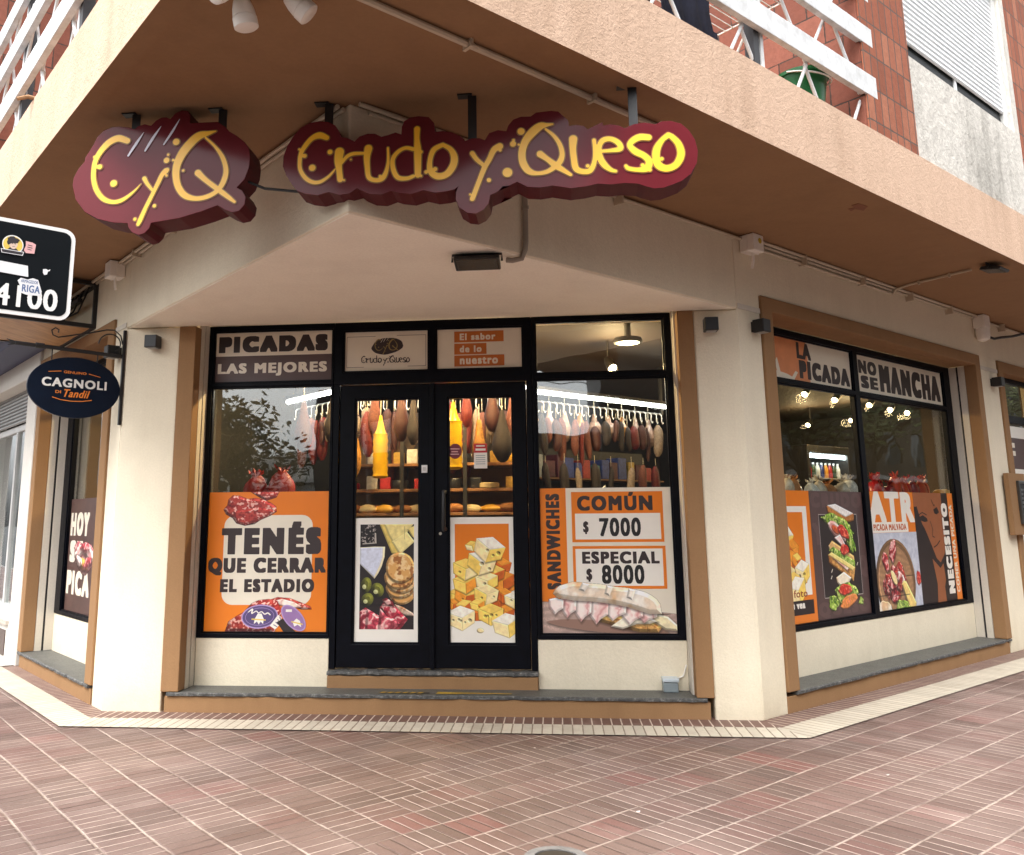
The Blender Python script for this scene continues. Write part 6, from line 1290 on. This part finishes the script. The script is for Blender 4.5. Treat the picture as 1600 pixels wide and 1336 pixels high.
for i in range(9):
    r_ = random.Random(i + 60); u = 1.70 + i * .155; m_ = (PLAS, PROD[2], PLAS, flat('white_black_packet', srgb(210, 210, 206), .3, var=.5, scale=30))[i % 4]
    sack(FR, u, -.66 - r_.uniform(0, .15), 1.50, .085, r_.uniform(.19, .28), m_, 'bread_bag', ('clear plastic bag of bread rolls', 'brown bread roll bag', 'pale clear bag of biscuits', 'white packet with dark print')[i % 4] + ' behind the left half of the street window', 'bag', 'bread bags in the right street window', i + 90)
for i in range(3): loaf(FR(4.78 + i * .17, -.66, 1.60), .2, .05, .9, 'small loaf beside the white tray at the right end of the street window', 'loaves in the right street window', 4 if i else 1, i)
tag(MB().box(FR, 4.72, 5.6, -.80, -.52, 1.50, 1.60, flat('white_plastic_tray', (.75, .75, .72), .4)).build('tray', bevel=.01), 'white plastic tray at the right end of the street window counter', 'tray')
for i, k in enumerate((2, 4, 2, 5)): loaf(FC(-.02 + i * .2, -.66, 1.525), .24, .055, .2 * i, ('golden crusty loaf', 'pale long loaf', 'brown round loaf', 'kraft wrapped roll')[i] + ' on the counter behind the price poster', 'loaves behind the price poster', k, i + 5)
tag(MB().tube([FC(.25, -.58, 1.56), FC(.33, -.57, 1.60), FC(.40, -.56, 1.63)], [.012, .008, .022], flat('white_plastic', (.8, .8, .78), .35), 8).build('serving_spoon', smooth=True), 'white spoon handle sticking up behind the price poster', 'spoon')
# round white lid visible in the left street window
t = tag(MB().lathe(FL(1.3, -.7, 1.50), [(.16, 0), (.17, .02), (.17, .2), (.155, .22)], flat('ribbed_white_tub', (.7, .7, .68), .4), seg=24).build('plastic_tub', smooth=True), 'round white plastic tub behind the brown poster in the left street window', 'tub')
# drinks fridge and shelving deeper in the shop
def fridge(a, b, label):
    fr = Fr(FAB(a, b, 0), FR.u, FR.n); t = thing('drinks_fridge', label, 'fridge', fr(.5, -.35, .27))
    MB().grid(fr, 0, 1.25, .28, 2.42, [(.07, 1.18, .5, 2.30)], -.7, 0, POSTM).build('cabinet', t, bevel=.01); MB().box(fr, .07, 1.18, -.69, -.67, .5, 2.3, flat('fridge_white_inside', (.6, .65, .66), .4)).build('back_panel', t)
    MB().box(fr, .09, 1.16, -.06, -.03, 2.24, 2.29, emis('fridge_light', (.85, .95, 1), 7)).build('light', t)
    for z in (1.30, 1.62, 1.95): MB().box(fr, .075, 1.175, -.66, -.06, z - .015, z, flat('fridge_shelf', (.5, .5, .5), .3)).build('shelf_board', t)
    cols = [(srgb(150, 30, 24), 'red'), (srgb(40, 60, 30), 'green'), (srgb(200, 196, 180), 'white'), (srgb(24, 40, 90), 'blue'), (srgb(200, 130, 30), 'amber')]
    for zi, z in enumerate((1.30, 1.62, 1.95)):
        for i in range(9):
            c, nm = cols[(i + zi * 2) % 5]; P = fr(.14 + i * .12, -.14, z + .001)
            bt = thing('bottle', '%s bottle on the %s shelf of the drinks fridge' % (nm, ('lower', 'middle', 'top')[zi]), 'bottle', P, 'bottles in the drinks fridge')
            MB().lathe(P, [(.035, 0), (.037, .02), (.037, .14), (.014, .2)], flat('bottle_' + nm, c, .2), seg=12).build('body', bt, smooth=True); MB().lathe(Vector(P) + Vector((0, 0, .201)), [(.016, 0), (.016, .025)], flat('white_plastic', (.8, .8, .78), .35), seg=10).build('cap', bt)
fridge(9.6, 3.0, 'black drinks fridge with a lit top shelf deep behind the right street window')
def goods_rack(fr, u0, u1, label, seed):
    t = thing('goods_rack', label, 'rack', fr((u0 + u1) / 2, 0, .27)); MB().box(fr, u0, u1, -.4, -.38, .28, 2.3, POSTM).build('back_panel', t)
    for z in (.7, 1.1, 1.5, 1.9): MB().box(fr, u0, u1, -.38, 0, z - .02, z, SHELF).build('shelf_board', t)
    rn = random.Random(seed)
    for z in (1.1, 1.5, 1.9):
        u = u0 + .05
        while u < u1 - .2:
            wd = rn.uniform(.10, .2); hh = rn.uniform(.16, .3); c = rn.choice(((.5, .05, .04), (.55, .35, .05), (.05, .08, .3), (.4, .38, .32), (.1, .02, .03), (.05, .25, .28)))
            nm = {.5: 'red', .55: 'mustard', .05: 'blue', .4: 'pale', .1: 'dark'}[c[0]]; nm = 'teal' if c[1] == .25 else nm
            o = MB().box(fr, u, u + wd, -.25, -.03, z + .001, z + hh, flat('carton_' + nm, c, .4, var=.35, scale=25)).build('carton', bevel=.008); tag(o, '%s carton on the goods rack %s' % (nm, 'at the back of the shop' if seed == 1 else ('beside the drinks fridge' if seed == 2 else 'behind the right entrance window')), 'carton', 'cartons on the shop racks'); u += wd + rn.uniform(.01, .06)
goods_rack(Fr(FAB(11.2, 4.9, 0), FR.u, FR.n), 0, 2.2, 'rack of coloured cartons beside the drinks fridge', 2)
goods_rack(Fr(FAB(5.2, 4.2, 0), FR.u, FR.n), 0, 2.6, 'rack of coloured cartons behind the right entrance window', 3)
# ================================================================ BALCONY THINGS
GRN = flat('green_plastic_bucket', srgb(10, 92, 42), .35)
P = FR(-.38, .86, ZF); t = thing('bucket', 'dark green plastic bucket standing on the balcony behind the railing', 'bucket', P)
mb = MB(); mb.lathe(P, [(.12, 0), (.165, .30), (.178, .30), (.178, .325), (.155, .325), (.112, .015)], GRN, seg=28); mb.build('body', t, smooth=True)
mb = MB(); mb.tube([Vector(P) + Vector((.18 * math.cos(a) * S, .18 * math.cos(a) * S, .31)) + Vector((S, -S, 0)) * (.19 * math.sin(a)) - Vector((0, 0, .05 * math.sin(a))) for a in [i * math.pi / 14 for i in range(15)]], .006, flat('white_plastic', (.8, .8, .78), .35), 6); mb.build('handle', t, smooth=True)
def cloth(name, label, fr, o, pts, mat, seed):
    """hanging cloth: outline in (u, z) with folds in depth"""
    us = [p[0] for p in pts]; zs = [p[1] for p in pts]; n = 14; u0, u1, z0, z1 = min(us), max(us), min(zs), max(zs); V = []; F = []; rn = random.Random(seed)
    ins = lambda u, z: sum(((pts[i][1] > z) != (pts[i - 1][1] > z)) and (u < (pts[i - 1][0] - pts[i][0]) * (z - pts[i][1]) / (pts[i - 1][1] - pts[i][1]) + pts[i][0]) for i in range(len(pts))) % 2
    for i in range(n + 1):
        for j in range(n + 1):
            u = u0 + (u1 - u0) * i / n; z = z0 + (z1 - z0) * j / n; V.append(fr(u, o + .018 * math.sin(u * 38 + seed) * (1.2 - j / n) + .01 * math.sin(z * 17), z))
    for i in range(n):
        for j in range(n):
            u = u0 + (u1 - u0) * (i + .5) / n; z = z0 + (z1 - z0) * (j + .5) / n
            if ins(u, z): F.append((i * (n + 1) + j, (i + 1) * (n + 1) + j, (i + 1) * (n + 1) + j + 1, i * (n + 1) + j + 1))
    mb = MB(); mb.add(V, F, mat); o_ = mb.build(name, smooth=True, recalc=False); sm = o_.modifiers.new('thickness', 'SOLIDIFY'); sm.thickness = .006
    return tag(o_, label, 'clothing', 'washing on the balcony')
NV = flat('navy_cloth', (.012, .014, .035), .8, var=.3, scale=20); BL = flat('black_cloth', (.008, .008, .009), .9, var=.3, scale=20)
cloth('hanging_towel', 'black cloth hung over the balcony airer', FR, .93, [(-2.75, 4.12), (-2.1, 4.02), (-1.95, 4.6), (-2.75, 4.75)], BL, 1)
cloth('hanging_shirt', 'navy blue shirt hanging beside the black cloth on the balcony', FR, .93, [(-2.0, 4.0), (-1.62, 3.98), (-1.62, 4.08), (-1.48, 4.08), (-1.58, 4.75), (-2.0, 4.75)], NV, 2)
t = thing('drying_rack', 'white wire clothes airer on the balcony', 'airer', FR(-1.4, .7, ZF)); wr_ = MB(); wm_ = flat('white_coated_wire', (.75, .75, .72), .4)
for i in range(9): wr_.tube([FR(-2.8, .45 + i * .06, 4.72), FR(-.7, .45 + i * .06, 4.72)], .004, wm_, 5)
for u in (-2.8, -1.75, -.7): wr_.tube([FR(u, .45, 4.72), FR(u, .93, 4.72)], .006, wm_, 6)
wr_.build('wires', t); lg = MB(); 
for u in (-2.6, -.9): lg.tube([FR(u, .45, ZF), FR(u, .93, 4.72)], .009, wm_, 6); lg.tube([FR(u, .93, ZF), FR(u, .45, 4.72)], .009, wm_, 6)
lg.build('legs', t)
tag(MB().tube([FL(-1.44, OV - .06, ZF + .002), FL(-1.43, OV + .03, ZF + .01), FL(-1.42, OV + .09, ZF - .02)], [.014, .014, .012], MAT['soffit'], 8).tube([FL(-1.43, OV + .04, ZF + .015), FL(-1.33, OV + .02, ZF + .09)], .004, MAT['black'], 5).build('drain_spout', smooth=True), 'small drain spout poking out at the top of the left fascia', 'spout')
# concrete access cover in the pavement
t = thing('access_cover', 'round concrete access cover with dark metal lid at the bottom edge', 'cover', (-.04, 3.90, 0))
MB().lathe((-.04, 3.90, .002), [(.14, 0), (.14, .006), (.095, .010), (.095, .002)], flat('dusty_concrete', (.16, .15, .14), .9, var=.3, scale=30), seg=28).build('concrete_ring', t); MB().lathe((-.04, 3.90, .003), [(.094, 0), (.094, .004)], MAT['black'], seg=24).build('lid', t)
# small litter
rn_ = random.Random(12)
for i, (x, y) in enumerate(((1.75, 5.2), (2.9, 5.0), (.35, 4.5))):
    a = rn_.uniform(0, 3); tag(MB().add([Vector((x + math.cos(a + q) * rr_ * .5, y + math.sin(a + q) * rr_ * .5, .009 + .002 * k)) for k, (q, rr_) in enumerate(((0, .03), (1.4, .022), (3.0, .035), (4.6, .02)))], [(0, 1, 2, 3)], flat('white_paper_scrap', (.7, .69, .66), .8)).build('paper_scrap', recalc=False), 'tiny white paper scrap on the tiled pavement', 'litter', 'paper scraps on the pavement')
# ================================================================ ACROSS THE STREETS (seen mirrored in the glass)
def opp_building(fr, u0, u1, o, h, wall, label, floors, seed):
    t = thing('street_building', label, 'building', fr((u0 + u1) / 2, o, -.1)); W = []; nb_ = int((u1 - u0) / 3.2)
    for f in range(floors):
        for i in range(nb_): u = u0 + (i + .5) * (u1 - u0) / nb_; W.append((u - .7, u + .7, .8 + f * 3.1, 2.5 + f * 3.1))
    MB().grid(fr, u0, u1, -.12, h, W, o, o + .4, wall).build('wall', t); MB().box(fr, u0, u1, o + .41, o + 8, -.12, h - .1, flat('dark_interior', (.04, .04, .045), .6)).build('core', t)
    for q in W:
        p_ = MB().box(fr, q[0], q[1], o + .2, o + .22, q[2], q[3], flat('far_window_glass', (.05, .07, .08), .1)).build('window', t)
    MB().box(fr, u0, u1, o - .5, o, 3.0, 3.2, flat('far_slab', (.4, .38, .35), .7)).build('balcony_slab', t)
FOR = Fr(FAB(0, -16, 0), FR.u, FR.n); FOL = Fr(FAB(-15, 0, 0), FL.u, FL.n)
opp_building(FOR, 4, 16, 0, 9.5, stucco('far_grey_render', srgb(120, 117, 112), 20, .3, .1), 'grey apartment house across the right street', 3, 1)
opp_building(FOR, 16.3, 30, 0, 7, stucco('far_brick_red', srgb(92, 66, 56), 20, .3, .1), 'reddish low house across the right street', 2, 2)
opp_building(FOR, 30.5, 60, 0, 12, stucco('far_ochre_render', srgb(66, 62, 56), 20, .3, .1), 'tall dark apartment house far along the right street', 4, 6)
opp_building(FOL, 6, 20, 0, 7, stucco('far_beige', srgb(196, 184, 164), 20, .3, .1), 'beige low house across the left street', 2, 3)
opp_building(Fr(FAB(-15, -16, 0), FR.u, FR.n), -30, -12, 0, 5, stucco('far_white', srgb(200, 198, 192), 20, .3, .1), 'white single storey shop on the opposite corner', 1, 4)
opp_building(Fr((3.2, -13, 0), (-1, 0, 0), (0, 1, 0)), -6, 2.2, 0, 9, stucco('far_dark_brown', srgb(74, 62, 54), 20, .3, .1), 'dark brown house mirrored in the right entrance window', 3, 7)
opp_building(Fr((0, -14.2, 0), (-1, 0, 0), (0, 1, 0)), -1.5, .95, 0, 3.4, stucco('far_dark_green', srgb(50, 54, 46), 20, .3, .1), 'added low dark shed darkening the lower reflection in the right entrance window', 1, 10)  # added block: dark lower reflection in the pane, sky left above it
opp_building(Fr((0, -14.2, 0), (-1, 0, 0), (0, 1, 0)), 1.0, 5.6, 0, 4.5, stucco('far_dark_olive', srgb(58, 56, 48), 20, .3, .1), 'added low dark house darkening the reflection in the entrance doors', 1, 9)  # block added only to darken what the door glass mirrors
BARK = flat('grey_tree_bark', (.04, .032, .026), .9, var=.3, scale=20, bump=.5)
def leaf_m(name, c0, c1):
    m = M(name, .6, spec=.2); m.color(m.ramp(m.noise(1.4, 3), [(.3, c0), (.7, c1)])); return m.m
LEAF = leaf_m('street_tree_leaves', (.03, .042, .014), (.085, .095, .035))
def tree(P, h, r, label, seed, nl=2600):
    rn = random.Random(seed); t = thing('street_tree', label, 'tree', P, 'street trees across the road'); P = Vector(P); tr = MB()
    top = P + Vector((rn.uniform(-.3, .3), rn.uniform(-.3, .3), h * .5)); tr.tube([P, P + Vector((.05, 0, h * .25)), top], [.18, .14, .10], BARK, 10); ends = []
    for i in range(11):
        a = rn.uniform(0, 6.28); e = top + Vector((math.cos(a) * r * rn.uniform(.5, 1), math.sin(a) * r * rn.uniform(.5, 1), h * rn.uniform(.05, .5))); mid = (top + e) / 2 + Vector((0, 0, .2)); tr.tube([top - Vector((0, 0, rn.uniform(0, .8))), mid, e], [.06, .04, .015], BARK, 6); ends += [mid, e, e]
        for k in range(3):
            e2 = mid + Vector((rn.uniform(-1, 1), rn.uniform(-1, 1), rn.uniform(.0, 1))) * r * .5; tr.tube([mid, e2], [.025, .008], BARK, 5); ends.append(e2)
    tr.build('trunk', t); cr = MB(); V = []; F = []
    for i in range(nl):
        c = rn.choice(ends) + Vector((rn.gauss(0, .38), rn.gauss(0, .38), rn.gauss(0, .3))); s_ = rn.uniform(.06, .13); a = Vector((rn.gauss(0, 1), rn.gauss(0, 1), rn.gauss(0, .6))).normalized(); b = a.orthogonal().normalized()
        k = len(V); V += [c - a * s_, c + b * s_ * .5, c + a * s_, c - b * s_ * .5]; F.append((k, k + 1, k + 2, k + 3))
    cr.add(V, F, LEAF); cr.build('crown', t, recalc=False)
tree(FAB(-13.3, -3.8, -.1), 4.6, 1.9, 'bushy street tree on the far corner mirrored in the left window', 3); tree(FAB(-12.5, -1.2, -.1), 3.9, 1.5, 'low dark tree beside the bushy one mirrored in the left window', 5)
tree(FAB(7.5, -11, -.1), 7.5, 2.4, 'dense street tree across the right street mirrored in the right window', 8, 4200); tree(FAB(3.0, -10.5, -.1), 7, 2.2, 'leafy street tree nearest the crossing mirrored in the right entrance window', 9, 3800); tree(FAB(14, -10.5, -.1), 8, 2.6, 'dense dark tree farther along the right street mirrored in the right window', 21, 4200); tree(FAB(20, -9, -.1), 9, 2.8, 'wide dark tree far along the right street mirrored in the right window', 22, 4200); tree(FAB(26, -9.5, -.1), 8, 3.0, 'broad dark tree in the row along the right street', 23, 4200); tree(FAB(33, -10, -.1), 8, 3.0, 'last dark tree in the row along the right street', 24, 3600); tree(FAB(23, -10.5, -.1), 6, 2.6, 'low bushy tree in the row along the right street', 25, 3600); tree(FAB(-13, 3.5, -.1), 7, 2.2, 'leafy tree across the left street', 12)
ct = thing('overhead_cables', 'thin overhead cables strung across the street, mirrored in the left window', 'cables', FAB(-10, 0, 5.5)); cm = MB()
for i in range(5): cm.tube([FAB(-11 - .1 * i, -18, 5.2 + .35 * i), FAB(-11, 2, 4.9 + .35 * i), FAB(-11 + .2 * i, 22, 5.3 + .35 * i)], .02, MAT['black'], 5)
cm.build('wires', ct)
